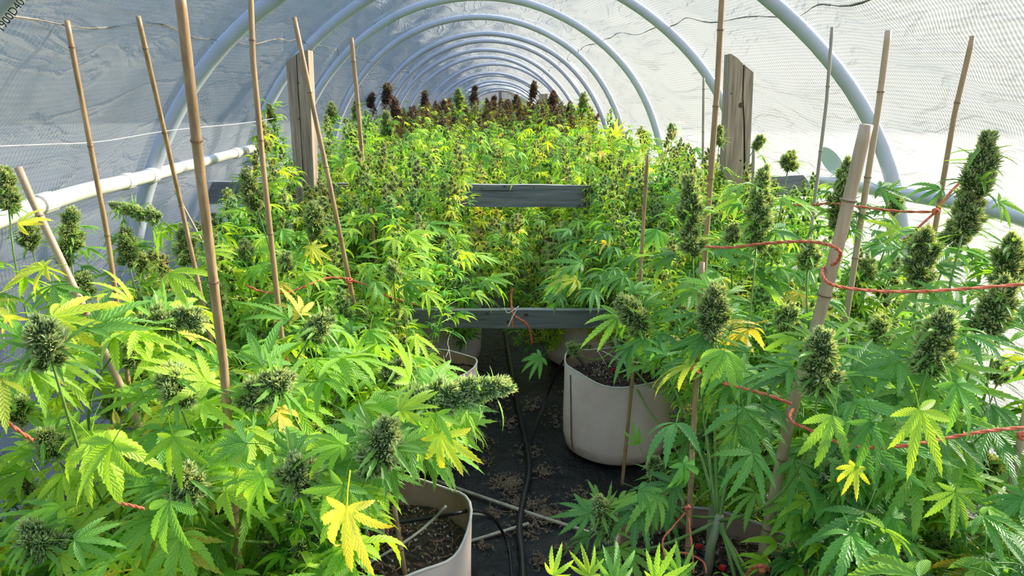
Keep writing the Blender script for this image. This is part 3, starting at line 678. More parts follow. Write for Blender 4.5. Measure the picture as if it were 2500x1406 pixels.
G1, G2, G3, G4, G5 = (0.085, 0.235, 0.035), (0.16, 0.34, 0.03), (0.30, 0.48, 0.03), (0.055, 0.165, 0.03), (0.42, 0.52, 0.045)
def pick(rnd, cs, ws):
    c = rnd.choices(cs, ws)[0]; g = rnd.uniform(0.8, 1.25); return tuple(min(1, q * g) for q in c)
BR = []
for i in range(9):
    rnd = random.Random(400 + i); mb = MB(); L = 0.34; ph = rnd.uniform(0, 6)
    def cen(t): return Vector((0.02 * math.sin(3 * t + ph), 0.02 * math.cos(2.2 * t + ph) - 0.02, L * t))
    mb.tube([cen(k / 6) for k in range(7)], [0.0035 - 0.0003 * k for k in range(7)], 5, 1, (0.13, 0.25, 0.05))
    nn = 11
    for k in range(nn):
        t = 0.12 + 0.80 * k / nn; p = cen(t)
        if k % 2 == 0 or t > 0.55:
            for q in range(2):
                a = rnd.uniform(0, 6.28); o = p + Vector((math.cos(a), math.sin(a), 0)) * rnd.uniform(0.008, 0.02)
                budshape(mb, o, Vector((math.cos(a) * .5, math.sin(a) * .5, 1)).normalized(), rnd.uniform(0.009, 0.014), rnd.uniform(0.02, 0.032), 38, 0, rnd, 0, 1, bl=0.75, bw=0.12)
        for q in range(4):
            a = k * 1.9 + q * 1.57 + rnd.uniform(-0.4, 0.4); y = Vector((math.cos(a), math.sin(a), rnd.uniform(-0.1, 0.7)))
            cc = pick(rnd, [G1, G2, G3, G4, G5], [3, 4, 3.4, 2, 1.0]); sz = rnd.uniform(0.035, 0.08) * (1.15 - 0.4 * t)
            fan(mb, p, frame(y, Vector((0, 0, 1))), sz, rnd.choice([3, 5, 5, 3]), 4, False, rnd, cc, 1, pet=rnd.uniform(0.3, 0.8), wr=0.10, bendm=1.3)
        for q in range(3):
            a = rnd.uniform(0, 6.28); y = Vector((math.cos(a), math.sin(a), rnd.uniform(0, 1.2))).normalized(); cc = pick(rnd, [G2, G3, G5, G1], [3, 3, 1.5, 2])
            leaflet(mb, p, frame(y, Vector((0, 0, 1))), rnd.uniform(0.025, 0.05), 0.0032, rnd.uniform(0.2, 2.2), 0.5, 4, False, cc, 1, None, rnd.uniform(-.4, .4))
    cola(mb, cen(0.88), Vector((0, 0, 1)), rnd.uniform(0.014, 0.022), rnd.uniform(0.04, 0.07), 7, 36, 14, rnd, bl=0.75, bw=0.12)
    BR.append(mb.mesh('branch', [M['bud'], M['small_leaf']], False))

# ------------------------------------------------------------------ where foliage may stand
SIL = [(-200, 430), (0, 430), (40, 500), (140, 530), (205, 545), (225, 500), (330, 478), (400, 500), (470, 470), (560, 445), (600, 420), (625, 340), (650, 275), (720, 320), (770, 300), (800, 268), (900, 250),
       (930, 225), (1000, 240), (1120, 228), (1290, 218), (1400, 240), (1450, 235), (1500, 285), (1600, 300), (1680, 315), (1710, 372), (1760, 345), (1860, 365), (1900, 392), (1960, 392),
       (2000, 430), (2070, 400), (2130, 440), (2200, 500), (2300, 560), (2440, 600), (2500, 600), (2900, 600)]
def sil(px):
    for i in range(len(SIL) - 1):
        if SIL[i][0] <= px <= SIL[i + 1][0]:
            t = (px - SIL[i][0]) / (SIL[i + 1][0] - SIL[i][0]); return SIL[i][1] * (1 - t) + SIL[i + 1][1] * t
    return 600
AISLE = [(1120, 1160), (1215, 1050), (1160, 905), (1050, 830), (1035, 800), (1560, 800), (1480, 905), (1650, 925), (1640, 1040), (1560, 1180), (1440, 1160), (1360, 1300), (1430, 1420), (880, 1420), (900, 1260), (990, 1190)]
POTWIN = [(1590, 1250), (1650, 1190), (1740, 1180), (1880, 1230), (2020, 1240), (2040, 1420), (1540, 1420)]
def inpoly(x, y, P):
    c = False; j = len(P) - 1
    for i in range(len(P)):
        if (P[i][1] > y) != (P[j][1] > y) and x < (P[j][0] - P[i][0]) * (y - P[i][1]) / (P[j][1] - P[i][1]) + P[i][0]: c = not c
        j = i
    return c
def inside(p, mrg=0.06):
    cx, cz, r = hp(p.y)
    if p.z < cz: return abs(p.x - cx) < r - mrg
    return math.hypot(p.x - cx, p.z - cz) < r - mrg
def clear(p, q=None, mrg=4):
    """True when foliage at p (reaching q) keeps the aisle, boards, posts and the open air clear"""
    for a in ([p] if q is None else [p, q, (p + q) * 0.5]):
        if not inside(a): return False
        x, y, z = proj(a)
        if z < 0.55: return False
        if y < sil(x) + mrg: return False
        if a.y < 1.28 and 560 < y < 835 and abs(x - 2048 + (y - 590) * 0.2407) < 58: return False
        if a.y < 1.28 and 985 < y < 1406 and abs(x - 2048 + (y - 590) * 0.2407) < 26 and R() < 0.8: return False
        if a.y < 1.55 and inpoly(x, y, POTWIN) and R() < 0.6: return False
        if a.y < 3.1 and inpoly(x, y, AISLE): return False
        if a.y < 2.95 and 1010 < x < 1500 and 738 < y < 810: return False
        if a.y < 3.85 and 1135 < x < 1445 and 446 < y < 512: return False
        if a.y < 3.85 and 1880 < x < 1990 and 415 < y < 445: return False
        if a.y < 3.85 and 520 < x < 590 and 446 < y < 486: return False
        if a.y < 3.75 and 700 < x < 766 and y < 440: return False
        if a.y < 3.75 and 1772 < x < 1836 and y < 400: return False
    return True

TINT = {'lime': [(0.20, 0.37, 0.035), (0.145, 0.31, 0.035), (0.28, 0.43, 0.035), (0.10, 0.24, 0.035)],
        'green': [(0.075, 0.215, 0.042), (0.095, 0.25, 0.042), (0.058, 0.165, 0.032), (0.15, 0.30, 0.04)],
        'mid': [(0.135, 0.28, 0.035), (0.18, 0.34, 0.03), (0.28, 0.42, 0.03), (0.08, 0.19, 0.03)],
        'yellow': [(0.62, 0.64, 0.08), (0.70, 0.60, 0.10), (0.50, 0.60, 0.06)]}
def tint(o, pal, yellow=0.03):
    yel = R() < yellow; c = random.choice(TINT['yellow']) if yel else random.choice(TINT[pal])
    g = U(0.82, 1.2) * (1.0 if yel else 1.6); o.color = (min(1, c[0] * g), min(1, c[1] * g), min(1, c[2] * g), 1)
def hidesbud(p, q):
    for a in (p.lerp(q, 0.3), p.lerp(q, 0.6), q):
        x, y, z = proj(a)
        for bx, by, br, bz in NBZ:
            if z < bz - 0.005 and abs(x - bx) < br and abs(y - by) < br * 1.1: return True
    return False
class Plant:
    def __init__(s, key, pal, label):
        s.key = key; s.base = PLANTS[key]; s.pal = pal; s.root = link('cannabis_plant', None); s.root.location = s.base
        tag(s.root, label, 'plant', 'potted cannabis plants'); s.mb = MB(); s.nl = 0
        b = s.base; s.top = Vector((b.x + U(-.02, .02), b.y + U(-.02, .02), 0.43))
        s.mb.tube([b - b, Vector((0.004, 0, 0.08)), s.top - b], [0.011, 0.010, 0.009], 8, 1)
        s.yellow = 0.03
    def limb(s, tip, d=Vector((0, 0, 1)), r=0.0034):
        st = s.top.lerp(s.base + Vector((0, 0, 0.1)), R() * 0.6); k = (tip - st).length
        P = bez(st, tip - d * k * 0.55, tip, 8); s.mb.tube([p - s.base for p in P], [r * (1.25 - 0.7 * i / 8) for i in range(9)], 5, 0); return P
    def leaf(s, p, y, up, size, meshes=FAN, pal=None, force=False):
        q = p + y.normalized() * size * 1.15
        if not force and not clear(p, q): return False
        if s.nl >= 290 or (not force and hidesbud(p, q)): return False
        o = link('leaf', random.choice(meshes), s.root); m3 = frame(y, up)
        o.matrix_world = Matrix.Translation(p - s.base) @ m3.to_4x4() @ Matrix.Scale(size, 4)
        tint(o, pal or s.pal, s.yellow); s.nl += 1; return True
    def bud(s, pos, dia, d, kind='ball', g=1.0, dark=False):
        me, Lf = random.choice(BUD[kind]); o = link('bud', me, s.root); base = pos - d * (Lf * dia * 0.5)
        rot = frame(d.orthogonal(), d) @ rotz(U(0, 6.28))
        o.matrix_world = Matrix.Translation(base - s.base) @ rot.to_4x4() @ Matrix.Scale(dia, 4)
        c = (1.3 * g, 1.3 * g, 1.25 * g, 1)
        if dark: c = (0.75 * g, 0.42 * g, 0.75 * g, 1)
        o.color = c; return base
    def branch(s, p, scale, d, dark=False, tone=None):
        o = link('branch', random.choice(BR), s.root)
        rot = frame(d.orthogonal(), d) @ rotz(U(0, 6.28))
        o.matrix_world = Matrix.Translation(p - s.base) @ rot.to_4x4() @ Matrix.Scale(scale, 4)
        g = 1.4 * (U(0.8, 1.2) if tone is None else tone * U(0.85, 1.15))
        o.color = (0.75 * g, 0.36 * g, 0.8 * g, 1) if dark else (U(0.85, 1.28) * g, g, U(0.8, 1.3) * g, 1)
    def done(s):
        s.mb.obj('stalk', [M['stem'], M['trunk']], s.root, smooth=True)

# named buds: px, py, diameter px, kind, (dx,dy,dz) axis, size in m
NB = [(115, 838, 112, 'ball', (.1, -.3, 1)), (425, 945, 92, 'ball', (0, -.3, 1)), (650, 950, 90, 'tall', (.9, -.3, .55)), (930, 1090, 108, 'tall', (.35, -.5, .9)),
      (725, 1165, 106, 'ball', (0, -.5, 1)), (455, 1182, 98, 'ball', (0, -.5, 1)), (118, 1080, 74, 'ball', (0, -.4, 1)), (90, 1320, 96, 'ball', (0, -.4, 1)),
      (655, 1335, 66, 'ball', (0, -.3, 1)), (742, 1312, 60, 'ball', (0, -.3, 1)), (1120, 962, 92, 'long', (1, -.15, .25)), (425, 782, 84, 'tall', (1, -.1, .15)),
      (325, 868, 62, 'ball', (0, -.2, 1)), (800, 1002, 46, 'ball', (0, 0, 1)), (272, 990, 50, 'ball', (0, 0, 1)), (18, 460, 56, 'tall', (.1, 0, 1)), (45, 1000, 60, 'ball', (0, 0, 1)),
      (172, 560, 58, 'tall', (.15, 0, 1)), (325, 515, 40, 'long', (-1, 0, .28)), (72, 575, 56, 'ball', (0, 0, 1)), (205, 700, 56, 'ball', (0, 0, 1)), (310, 602, 50, 'tall', (0, 0, 1)), (345, 640, 46, 'ball', (0, 0, 1)),
      (452, 595, 52, 'tall', (0, 0, 1)), (778, 800, 74, 'ball', (.5, 0, .6)), (612, 462, 52, 'tall', (-.25, 0, 1)), (768, 540, 48, 'tall', (0, 0, 1)), (530, 720, 50, 'ball', (0, 0, 1)), (155, 625, 46, 'ball', (0, 0, 1)),
      (1687, 520, 66, 'long', (-.1, 0, 1)), (1855, 505, 66, 'long', (0, 0, 1)), (2058, 470, 56, 'long', (.05, 0, 1)), (2385, 440, 82, 'long', (.12, 0, 1)), (1928, 392, 42, 'ball', (.1, 0, 1)), (2350, 545, 70, 'tall', (.3, 0, 1)),
      (2002, 885, 98, 'tall', (-.15, -.25, 1)), (2285, 835, 94, 'tall', (0, -.25, 1)), (2432, 752, 86, 'tall', (.1, -.2, 1)), (1975, 625, 62, 'ball', (0, 0, 1)), (2250, 625, 76, 'tall', (0, 0, 1)), (2465, 640, 76, 'tall', (0, 0, 1)),
      (1742, 762, 76, 'tall', (-.1, -.1, 1)), (1922, 780, 62, 'ball', (0, 0, 1)), (2145, 805, 58, 'ball', (0, 0, 1)), (1735, 1052, 64, 'ball', (-.3, -.2, 1)), (2412, 1150, 76, 'ball', (0, -.4, 1)), (1475, 1262, 70, 'tall', (-.3, -.3, 1)),
      (1600, 1140, 50, 'ball', (-.3, 0, 1)), (1545, 770, 62, 'tall', (-.5, 0, .8)), (1852, 348, 30, 'ball', (.6, 0, 1)), (1757, 330, 26, 'tall', (0, 0, 1)), (2185, 500, 40, 'ball', (0, 0, 1)), (1650, 950, 46, 'ball', (0, 0, 1)), (1400, 850, 30, 'ball', (-.6, 0, .6)), (2120, 660, 50, 'ball', (0, 0, 1)), (2060, 900, 50, 'ball', (0, 0, 1)), (1790, 570, 40, 'ball', (0, 0, 1)), (1870, 600, 40, 'ball', (0, 0, 1)),
      (2300, 1330, 56, 'ball', (0, 0, 1)), (2440, 905, 54, 'ball', (0, 0, 1)), (60, 1180, 50, 'ball', (0, 0, 1)), (560, 1290, 50, 'ball', (0, 0, 1)), (300, 1290, 46, 'ball', (0, 0, 1)),
      (880, 760, 40, 'ball', (0, 0, 1)), (960, 660, 40, 'ball', (0, 0, 1)), (700, 640, 42, 'ball', (0, 0, 1)), (600, 610, 40, 'ball', (0, 0, 1)), (960, 905, 60, 'ball', (.5, 0, .7))]
def spot(x, y, d, size=0.062):
    z = F * size / d; p = atd(x, y, z)
    if p.z < 0.42: p = atz(x, y, 0.42)
    return p

NBZ = []
for (x, y, d, kind, ax) in NB:
    p = spot(x, y, d, 0.062 if d > 45 else 0.05)
    if d > 38: NBZ.append((x, y, d * 0.55 + 6, (p - CAM).dot(FWD)))
LOOK = {'LO': 'lime green leaves against the plastic', 'LI': 'leaves beside the aisle', 'RI': 'leaves beside the aisle', 'RO': 'dark green leaves against the bright plastic'}
SPECIAL = {(0, 'LI'): 'cannabis plant filling the bottom left centre with light green fans and round buds', (0, 'LO'): 'cannabis plant in the bottom left corner with yellowing fans and a fat bud',
           (0, 'RI'): 'cannabis plant showing only light leaf tips at the bottom right of the aisle', (0, 'RO'): 'cannabis plant in the bottom right corner with broad mid green fans',
           (1, 'LI'): 'cannabis plant rooted in the husk-filled pot, its big sunlit bud over the aisle', (1, 'LO'): 'cannabis plant by the left wall with yellow orange leaves and short pole beside it',
           (1, 'RI'): 'cannabis plant tied to the thick leaning stake right of the aisle', (1, 'RO'): 'cannabis plant at the right edge carrying several fat grey green buds',
           (2, 'LI'): 'cannabis plant behind the orange knot on the left stake', (2, 'RI'): 'cannabis plant in the large seamed pot with a sunlit shoot over the low board',
           (2, 'RO'): 'cannabis plant on the right with the tallest dark colas by the side rail', (2, 'LO'): 'cannabis plant by the left rail with one cola lying level'}
plants = {}
for key in PLANTS:
    ri, cn = key
    pal = 'mid' if ri >= 3 else ('lime' if cn[0] == 'L' else 'green')
    lab = SPECIAL.get(key, 'cannabis plant, %s, %s from the camera, %s' % (COLN[cn], ORD[ri + 1], 'dark brown tops' if ri >= 8 else 'mid green'))
    plants[key] = Plant(key, pal, lab)
    if cn == 'LO' and ri <= 1: plants[key].yellow = 0.16
    elif ri >= 3: plants[key].yellow = 0.08
def nearest(p, maxr=4):
    best = None
    for k, pl in plants.items():
        if k[0] > maxr or (p.y < 3.2 and (p.x > 0.08) != (k[1][0] == 'R')): continue
        d = math.hypot(pl.base.x - p.x, (pl.base.y - p.y)) + 0.35 * (pl.base.y < p.y - 0.28)
        if best is None or d < best[0]: best = (d, pl)
    return best[1]

for (x, y, d, kind, ax) in NB:
    size = 0.062 if d > 45 else 0.05
    p = spot(x, y, d, size)
    if not inside(p, 0.05):
        for k in range(40):
            p = p * 0.98 + CAM * 0.02
            if inside(p, 0.06): break
    pl = nearest(p); axv = Vector(ax).normalized(); dia = d * (p - CAM).dot(FWD) / F
    base = pl.bud(p, dia, axv, kind, g=U(0.85, 1.15))
    P = pl.limb(base, axv if axv.z > 0.5 else (axv + Vector((0, 0, .6))).normalized())
    Lf = {'ball': 1.05, 'tall': 1.9, 'long': 3.1}[kind]; tall = Lf * dia
    sc = 0.125 if d > 60 else 0.10
    # crown of fan leaves around the bud
    n = {'ball': 9, 'tall': 12, 'long': 13}[kind]
    a0 = U(0, 6.28); orth = axv.orthogonal().normalized(); o2 = axv.cross(orth)
    for i in range(n):
        a = a0 + i * 2.39996; out = orth * math.cos(a) + o2 * math.sin(a)
        h = U(-0.25, 0.45) * tall if kind == 'ball' else U(-0.15, 0.75) * tall
        size_ = sc * U(0.65, 1.1) * (0.75 if h > 0.3 * tall else 1)
        yv = (out + axv * U(-0.1, 0.5) + Vector((0, 0, U(-0.25, 0.1)))).normalized()
        pp = base + axv * h + out * dia * 0.15
        pl.leaf(pp, yv, Vector((0, 0, 1)) + axv * 0.4 + Vector((0, -0.35, 0)), size_ * 0.95, force=False)
    for i in range(5):
        t = U(0.55, 0.98); q = P[int(t * 8)]; a = U(0, 6.28)
        yv = Vector((math.cos(a), math.sin(a), U(-0.5, 0.15)))
        pl.leaf(q, yv, Vector((0, -0.3, 1)), sc * U(0.8, 1.15))

# crowns of the near rows: more fans and inner shoots
def crown(pl, n_leaf, cx, cy, rx, ry, z0, z1, size, meshes, dome=0.25):
    k = 0; tries = 0
    while k < n_leaf and tries < n_leaf * 6:
        tries += 1; a = U(0, 6.28); rr = math.sqrt(R()); x = cx + rx * rr * math.cos(a); y = cy + ry * rr * math.sin(a)
        zt = z1 - dome * rr * rr; z = z0 + (zt - z0) * (R() ** 0.6)
        p = Vector((x, y, z)); b = math.atan2(y - cy, x - cx) + U(-1.1, 1.1)
        yv = Vector((math.cos(b), math.sin(b), U(-0.65, 0.25)))
        if pl.leaf(p, yv, Vector((U(-.2, .2), U(-.55, .05), 1)), size * U(0.75, 1.15), meshes): k += 1
def shoots(pl, n, cx, cy, rx, ry, z0, z1, dome=0.2, sc=(0.8, 1.15), dark=False, tone=None):
    k = 0; tries = 0
    while k < n and tries < n * 8:
        tries += 1; a = U(0, 6.28); rr = math.sqrt(R()); x = cx + rx * rr * math.cos(a); y = cy + ry * rr * math.sin(a)
        s_c = U(*sc); z = U(z0, z1 - dome * rr * rr) - 0.34 * s_c; p = Vector((x, y, z))
        d = Vector((math.cos(a) * 0.35 * rr + U(-.25, .25), math.sin(a) * 0.35 * rr + U(-.25, .25), 1)).normalized()
        q = p + d * 0.37 * s_c
        if z < 0.12 or not clear(q) or not clear(q - d * 0.1 * s_c) or not clear(q - d * 0.2 * s_c) or not clear(q - d * 0.08 * s_c + RT * 0.05) or not clear(q - d * 0.08 * s_c - RT * 0.05) or not inside(p) : continue
        if p.y < 3.0 and not clear(p): continue
        pl.branch(p, s_c, d, dark and R() < 0.75, tone); k += 1
        if k % 3 == 0: pl.limb(p, d, 0.004)

for (ri, cn), pl in plants.items():
    b = pl.base; L = cn[0] == 'L'
    cx = b.x + {'LO': -0.05, 'LI': -0.10, 'RI': 0.12, 'RO': 0.10}[cn]
    if ri == 0:
        crown(pl, 135, cx, b.y + 0.15, 0.36, 0.42, 0.35, 0.74, 0.125, FAN); shoots(pl, 8, cx, b.y + 0.1, 0.3, 0.35, 0.45, 0.66, tone=0.9)
    elif ri == 1:
        if cn == 'LO': crown(pl, 55, -0.86, 1.32, 0.28, 0.32, 0.62, 1.04, 0.115, FAN, 0.1); pl.yellow = 0.22
        crown(pl, 160, cx, b.y, 0.38, 0.48, 0.42, 0.80 if L else 0.86, 0.125, FAN); shoots(pl, 16, cx, b.y, 0.36, 0.45, 0.42, 0.74)
    elif ri == 2:
        crown(pl, 120, cx, b.y, 0.40, 0.5, 0.40, 0.88 if L else 0.92, 0.115, FAN); shoots(pl, 34, cx, b.y, 0.42, 0.5, 0.42, 0.90)
    elif ri == 3:
        crown(pl, 60, b.x, b.y, 0.45, 0.45, 0.36, 1.05, 0.10, FAN); shoots(pl, 44, b.x, b.y, 0.45, 0.5, 0.36, 1.08); shoots(pl, 20, b.x * 1.15, b.y - 0.2, 0.45, 0.28, 0.75, 1.12)
    elif ri == 4:
        crown(pl, 40, b.x * 0.75, b.y, 0.45, 0.38, 0.30, 0.95, 0.095, FANS); shoots(pl, 36, b.x * 0.8, b.y, 0.45, 0.40, 0.25, 1.05)
    elif ri <= 7:
        H = [1.04, 1.07, 1.10][ri - 5]
        crown(pl, 60, b.x, b.y, 0.45, 0.5, 0.7, H, 0.10, FANS, 0.1); shoots(pl, 36, b.x, b.y, 0.45, 0.52, 0.6, H, 0.12)
    else:
        H = [1.24, 1.32, 1.36, 1.38, 1.38][ri - 8]
        pl.pal = 'mid'; crown(pl, 8, b.x, b.y, 0.42, 0.5, 0.95, H - 0.1, 0.09, FANS, 0.1); shoots(pl, 20, b.x, b.y, 0.45, 0.52, 0.85, H, 0.15, (0.9, 1.3), dark=True, tone=0.7)

# shoots that stand up against the plastic
for (x, y, Y) in ((652, 272, 3.3), (690, 305, 3.4), (632, 350, 3.2), (668, 392, 3.2), (618, 425, 3.1), (690, 430, 3.2), (735, 445, 3.3), (655, 460, 3.0), (1700, 352, 3.6), (1745, 362, 3.5), (1858, 392, 3.3), (1905, 425, 3.2), (1990, 432, 2.9), (1668, 330, 4.6),
                  (1560, 300, 5.0), (1625, 312, 5.0), (790, 275, 4.5), (845, 280, 4.6), (880, 262, 5.5), (1500, 262, 6.2), (1450, 245, 7.0), (1580, 430, 3.2), (1640, 420, 3.2), (1700, 425, 3.1), (1760, 440, 3.0), (1820, 440, 3.1), (560, 450, 3.0), (590, 470, 2.9), (640, 440, 3.1), (1950, 455, 2.8)):
    p = atY(x, y, Y); pl = nearest(p, 12); sc_ = U(0.85, 1.1); pl.branch(p - Vector((0, 0, 0.36 * sc_)), sc_, Vector((U(-.15, .15), U(-.15, .1), 1)).normalized()); pl.limb(p - Vector((0, 0, 0.36 * sc_)))

# dark colas on the skyline
for (x, y, d, Y, dk) in ((905, 243, 20, 8.5, 1), (945, 228, 26, 8.5, 1), (1037, 238, 18, 9, 1), (1120, 240, 24, 7.5, 0), (1158, 228, 20, 9, 1), (1205, 250, 18, 9.5, 1), (1303, 218, 20, 9.5, 1), (1350, 245, 24, 9.5, 1), (1424, 250, 24, 7, 0),
                         (1085, 262, 18, 9, 1), (1260, 250, 20, 10, 1), (1392, 268, 20, 8.8, 1), (1240, 260, 18, 9, 1), (965, 262, 26, 8, 1), (1290, 300, 18, 7.5, 0), (1210, 392, 40, 5.2, 0), (810, 275, 26, 6.2, 0), (870, 270, 26, 6.2, 0),
                         (660, 275, 22, 4.3, 0), (640, 350, 26, 4.2, 0), (1330, 390, 30, 5.4, 0), (1575, 340, 22, 5.6, 0), (1640, 320, 20, 5.6, 0), (860, 340, 34, 4.8, 0), (1100, 440, 40, 4.2, 0), (945, 300, 30, 6, 0)):
    p = atY(x, y, Y); pl = nearest(p, 12); dia = d * (p - CAM).dot(FWD) / F
    base = pl.bud(p, dia, Vector((U(-.15, .15), 0, 1)).normalized(), 'tall', g=0.75 if dk else 0.8, dark=bool(dk)); pl.limb(base, Vector((0, 0, 1)))
    if y < 300: pl.branch(base - Vector((0, 0, 0.27)), 0.9, Vector((U(-.1, .1), 0, 1)).normalized(), bool(dk), 0.75 if dk else None)
    for i in range(9):
        a = U(0, 6.28); q = base + Vector((0, 0, U(-0.05, 0.12))); o = link('leaf', random.choice(FANS), pl.root); pl.nl += 1
        o.matrix_world = Matrix.Translation(q - pl.base) @ frame(Vector((math.cos(a), math.sin(a), U(-.3, .6))), Vector((0, 0, 1))).to_4x4() @ Matrix.Scale(0.075, 4)
        if dk: g = U(.7, 1.2); o.color = (0.07 * g, 0.06 * g, 0.045 * g, 1)
        else: tint(o, 'mid', 0.02)

# hand-placed fans: px, py of the hub, pointing direction in the picture (degrees, 0 = right, 90 = down), length px, depth, palette
HF = [(270, 1080, 125, 190, 0.95, 'lime'), (420, 1065, 80, 150, 1.0, 'lime'), (600, 1080, 190, 150, 1.0, 'lime'), (180, 1318, 0, 130, 0.85, 'lime'), (410, 1225, 100, 190, 0.85, 'lime'), (640, 1165, 145, 160, 0.95, 'lime'),
      (835, 1185, 110, 190, 0.9, 'lime'), (845, 1240, 95, 200, 0.85, 'yellow'), (1075, 1060, 60, 150, 1.05, 'yellow'), (1065, 1010, 85, 110, 1.05, 'lime'), (2035, 1015, 105, 170, 1.05, 'green'), (2130, 1030, 75, 170, 1.05, 'green'),
      (2250, 1000, 70, 190, 1.0, 'lime'), (2340, 935, 70, 160, 1.05, 'green'), (2090, 1138, 120, 90, 1.1, 'yellow'), (1670, 1132, 60, 110, 1.15, 'green'), (1800, 1035, 90, 110, 1.2, 'green'), (1560, 1195, 20, 100, 1.2, 'green'),
      (1440, 1250, 180, 110, 1.2, 'green'), (2335, 1200, 100, 130, 1.1, 'green'), (2180, 1262, 60, 120, 1.15, 'green'), (1735, 800, 130, 110, 1.5, 'green'), (1925, 820, 110, 110, 1.4, 'green'), (2080, 905, 335, 160, 1.15, 'green'), (2060, 890, 50, 120, 1.15, 'green'),
      (125, 770, 5, 170, 1.05, 'yellow'), (110, 650, 175, 110, 1.15, 'yellow'), (40, 545, 330, 90, 1.2, 'yellow'), (20, 770, 90, 90, 1.05, 'yellow'), (975, 1000, 330, 110, 1.0, 'lime'), (960, 690, 45, 80, 2.4, 'yellow'), (760, 600, 60, 70, 2.3, 'yellow'),
      (1115, 575, 50, 65, 3.1, 'lime'), (970, 650, 70, 60, 3.0, 'lime'), (1500, 330, 300, 50, 5.6, 'yellow'), (1495, 385, 110, 50, 5.5, 'yellow'), (660, 578, 190, 50, 3.0, 'yellow'), (1000, 790, 60, 80, 2.4, 'lime'), (1510, 770, 155, 120, 1.9, 'lime'), (1590, 740, 300, 90, 1.9, 'lime'),
      (1590, 820, 165, 110, 1.8, 'lime'), (2150, 455, 20, 90, 1.6, 'green'), (2160, 470, 340, 70, 1.6, 'lime'), (2300, 460, 190, 90, 1.5, 'green'), (2440, 490, 30, 90, 1.45, 'green'), (1320, 870, 150, 80, 2.3, 'green'), (1560, 1085, 250, 60, 1.5, 'lime'), (1350, 1406, 290, 90, 0.8, 'lime'),
      (1500, 1420, 280, 110, 0.8, 'lime'), (1440, 1406, 260, 90, 0.82, 'lime'), (1600, 1420, 300, 110, 0.8, 'lime'), (1660, 1406, 270, 90, 0.82, 'lime'), (2200, 560, 200, 90, 1.7, 'lime'), (1800, 480, 160, 90, 1.9, 'lime'), (870, 400, 170, 70, 3.2, 'lime'), (830, 395, 190, 60, 3.3, 'lime')]
for (x, y, ang, ln, dep, pal) in HF:
    p = atd(x, y, dep); pl = nearest(p, 8); a = math.radians(ang); L = ln * dep / F
    yv = (RT * math.cos(a) - UP * math.sin(a) + FWD * U(-0.25, 0.1)).normalized(); up = (-FWD * 0.8 + Vector((0, 0, 1)) * 0.7)
    m3 = frame(yv, up); size = L / 1.0; org = p - (m3 @ Vector((0, 0.45 * size, 0)))
    o = link('leaf', random.choice(FANY if pal == 'yellow' else FAN), pl.root)
    o.matrix_world = Matrix.Translation(org - pl.base) @ m3.to_4x4() @ Matrix.Scale(size, 4); tint(o, pal, 0.0); pl.nl += 1
    if pal == 'yellow': o['label'] = 'yellowed fan leaf'
for pl in plants.values(): pl.done()

# ------------------------------------------------------------------ bamboo stakes
def stake(pts, dia, label, mat='bamboo', ground=True, nodes_every=0.22):
    """pts: (px, py, Y) from the top down"""
    W = [atY(*q) for q in pts]
    if ground:
        a, b = W[-2], W[-1]; d = (b - a).normalized(); d = Vector((d.x, d.y * 0.5, d.z)) ; t = (b.z - 0.02) / -d.z; W.append(b + d * t)
    root = link('bamboo_stake', None); root.location = W[-1]; tag(root, label, 'stake', 'bamboo stakes')
    L = sum((W[i + 1] - W[i]).length for i in range(len(W) - 1)); n = max(8, int(L / 0.03)); P = []; Rd = []; nd = []
    acc = [0]
    for i in range(len(W) - 1): acc.append(acc[-1] + (W[i + 1] - W[i]).length)
    def at(s):
        for i in range(len(W) - 1):
            if s <= acc[i + 1] + 1e-9: return W[i].lerp(W[i + 1], (s - acc[i]) / (acc[i + 1] - acc[i]))
        return W[-1]
    ph = U(0.05, nodes_every)
    pos = sorted(set([L * i / n for i in range(n + 1)] + [v for k in range(12) for v in (ph + k * nodes_every - 0.006, ph + k * nodes_every, ph + k * nodes_every + 0.006) if 0 < v < L]))
    for s in pos:
        q = (s - ph) / nodes_every; near = abs(q - round(q)) * nodes_every < 0.002 and round(q) >= 0
        P.append(at(s) - W[-1]); Rd.append(dia / 2 * (1.14 if near else 1.0) * (0.94 + 0.06 * s / L))
    mb = MB(); mb.tube(P, Rd, 10); mb.obj('cane', M[mat], root, smooth=True)
    k = 0
    while ph + k * nodes_every < L:
        c = at(ph + k * nodes_every); e = at(min(L, ph + k * nodes_every + 0.01)); d = (e - c).normalized() if (e - c).length > 0 else Vector((0, 0, -1))
        mb = MB(); mb.tube([c - W[-1] - d * 0.0012, c - W[-1] + d * 0.0012], dia / 2 * 1.17, 10); mb.obj('node_ring', M['node'], root); k += 1
    return root
stake([(163, 50, 1.72), (262, 575, 1.80)], 0.0125, 'thin bamboo stake second from the left edge')
stake([(337, 40, 1.85), (442, 500, 2.05), (452, 545, 2.05)], 0.0125, 'thin leaning bamboo stake crossing the left rail')
stake([(425, 462, 2.5), (478, 560, 2.5)], 0.008, 'short thin pale stake behind the leaning one at the left rail', 'bamboo_pale')
stake([(436, -40, 1.02), (458, 150, 1.04), (490, 430, 1.07), (546, 890, 1.14)], 0.0150, 'thickest bamboo stake on the left, running out of the top')
stake([(611, -30, 1.75), (618, 150, 1.75), (645, 430, 1.75), (688, 825, 1.75), (700, 900, 1.75)], 0.0135, 'tall brown bamboo stake just right of the thickest left one')
stake([(718, 42, 2.25), (764, 260, 2.25), (805, 450, 2.25), (850, 670, 2.27), (895, 895, 2.3)], 0.0150, 'bamboo stake in front of the left post, orange twine knotted on it')
stake([(858, 92, 4.1), (874, 260, 4.1), (880, 330, 4.1)], 0.024, 'bamboo stake standing alone right of the left post')
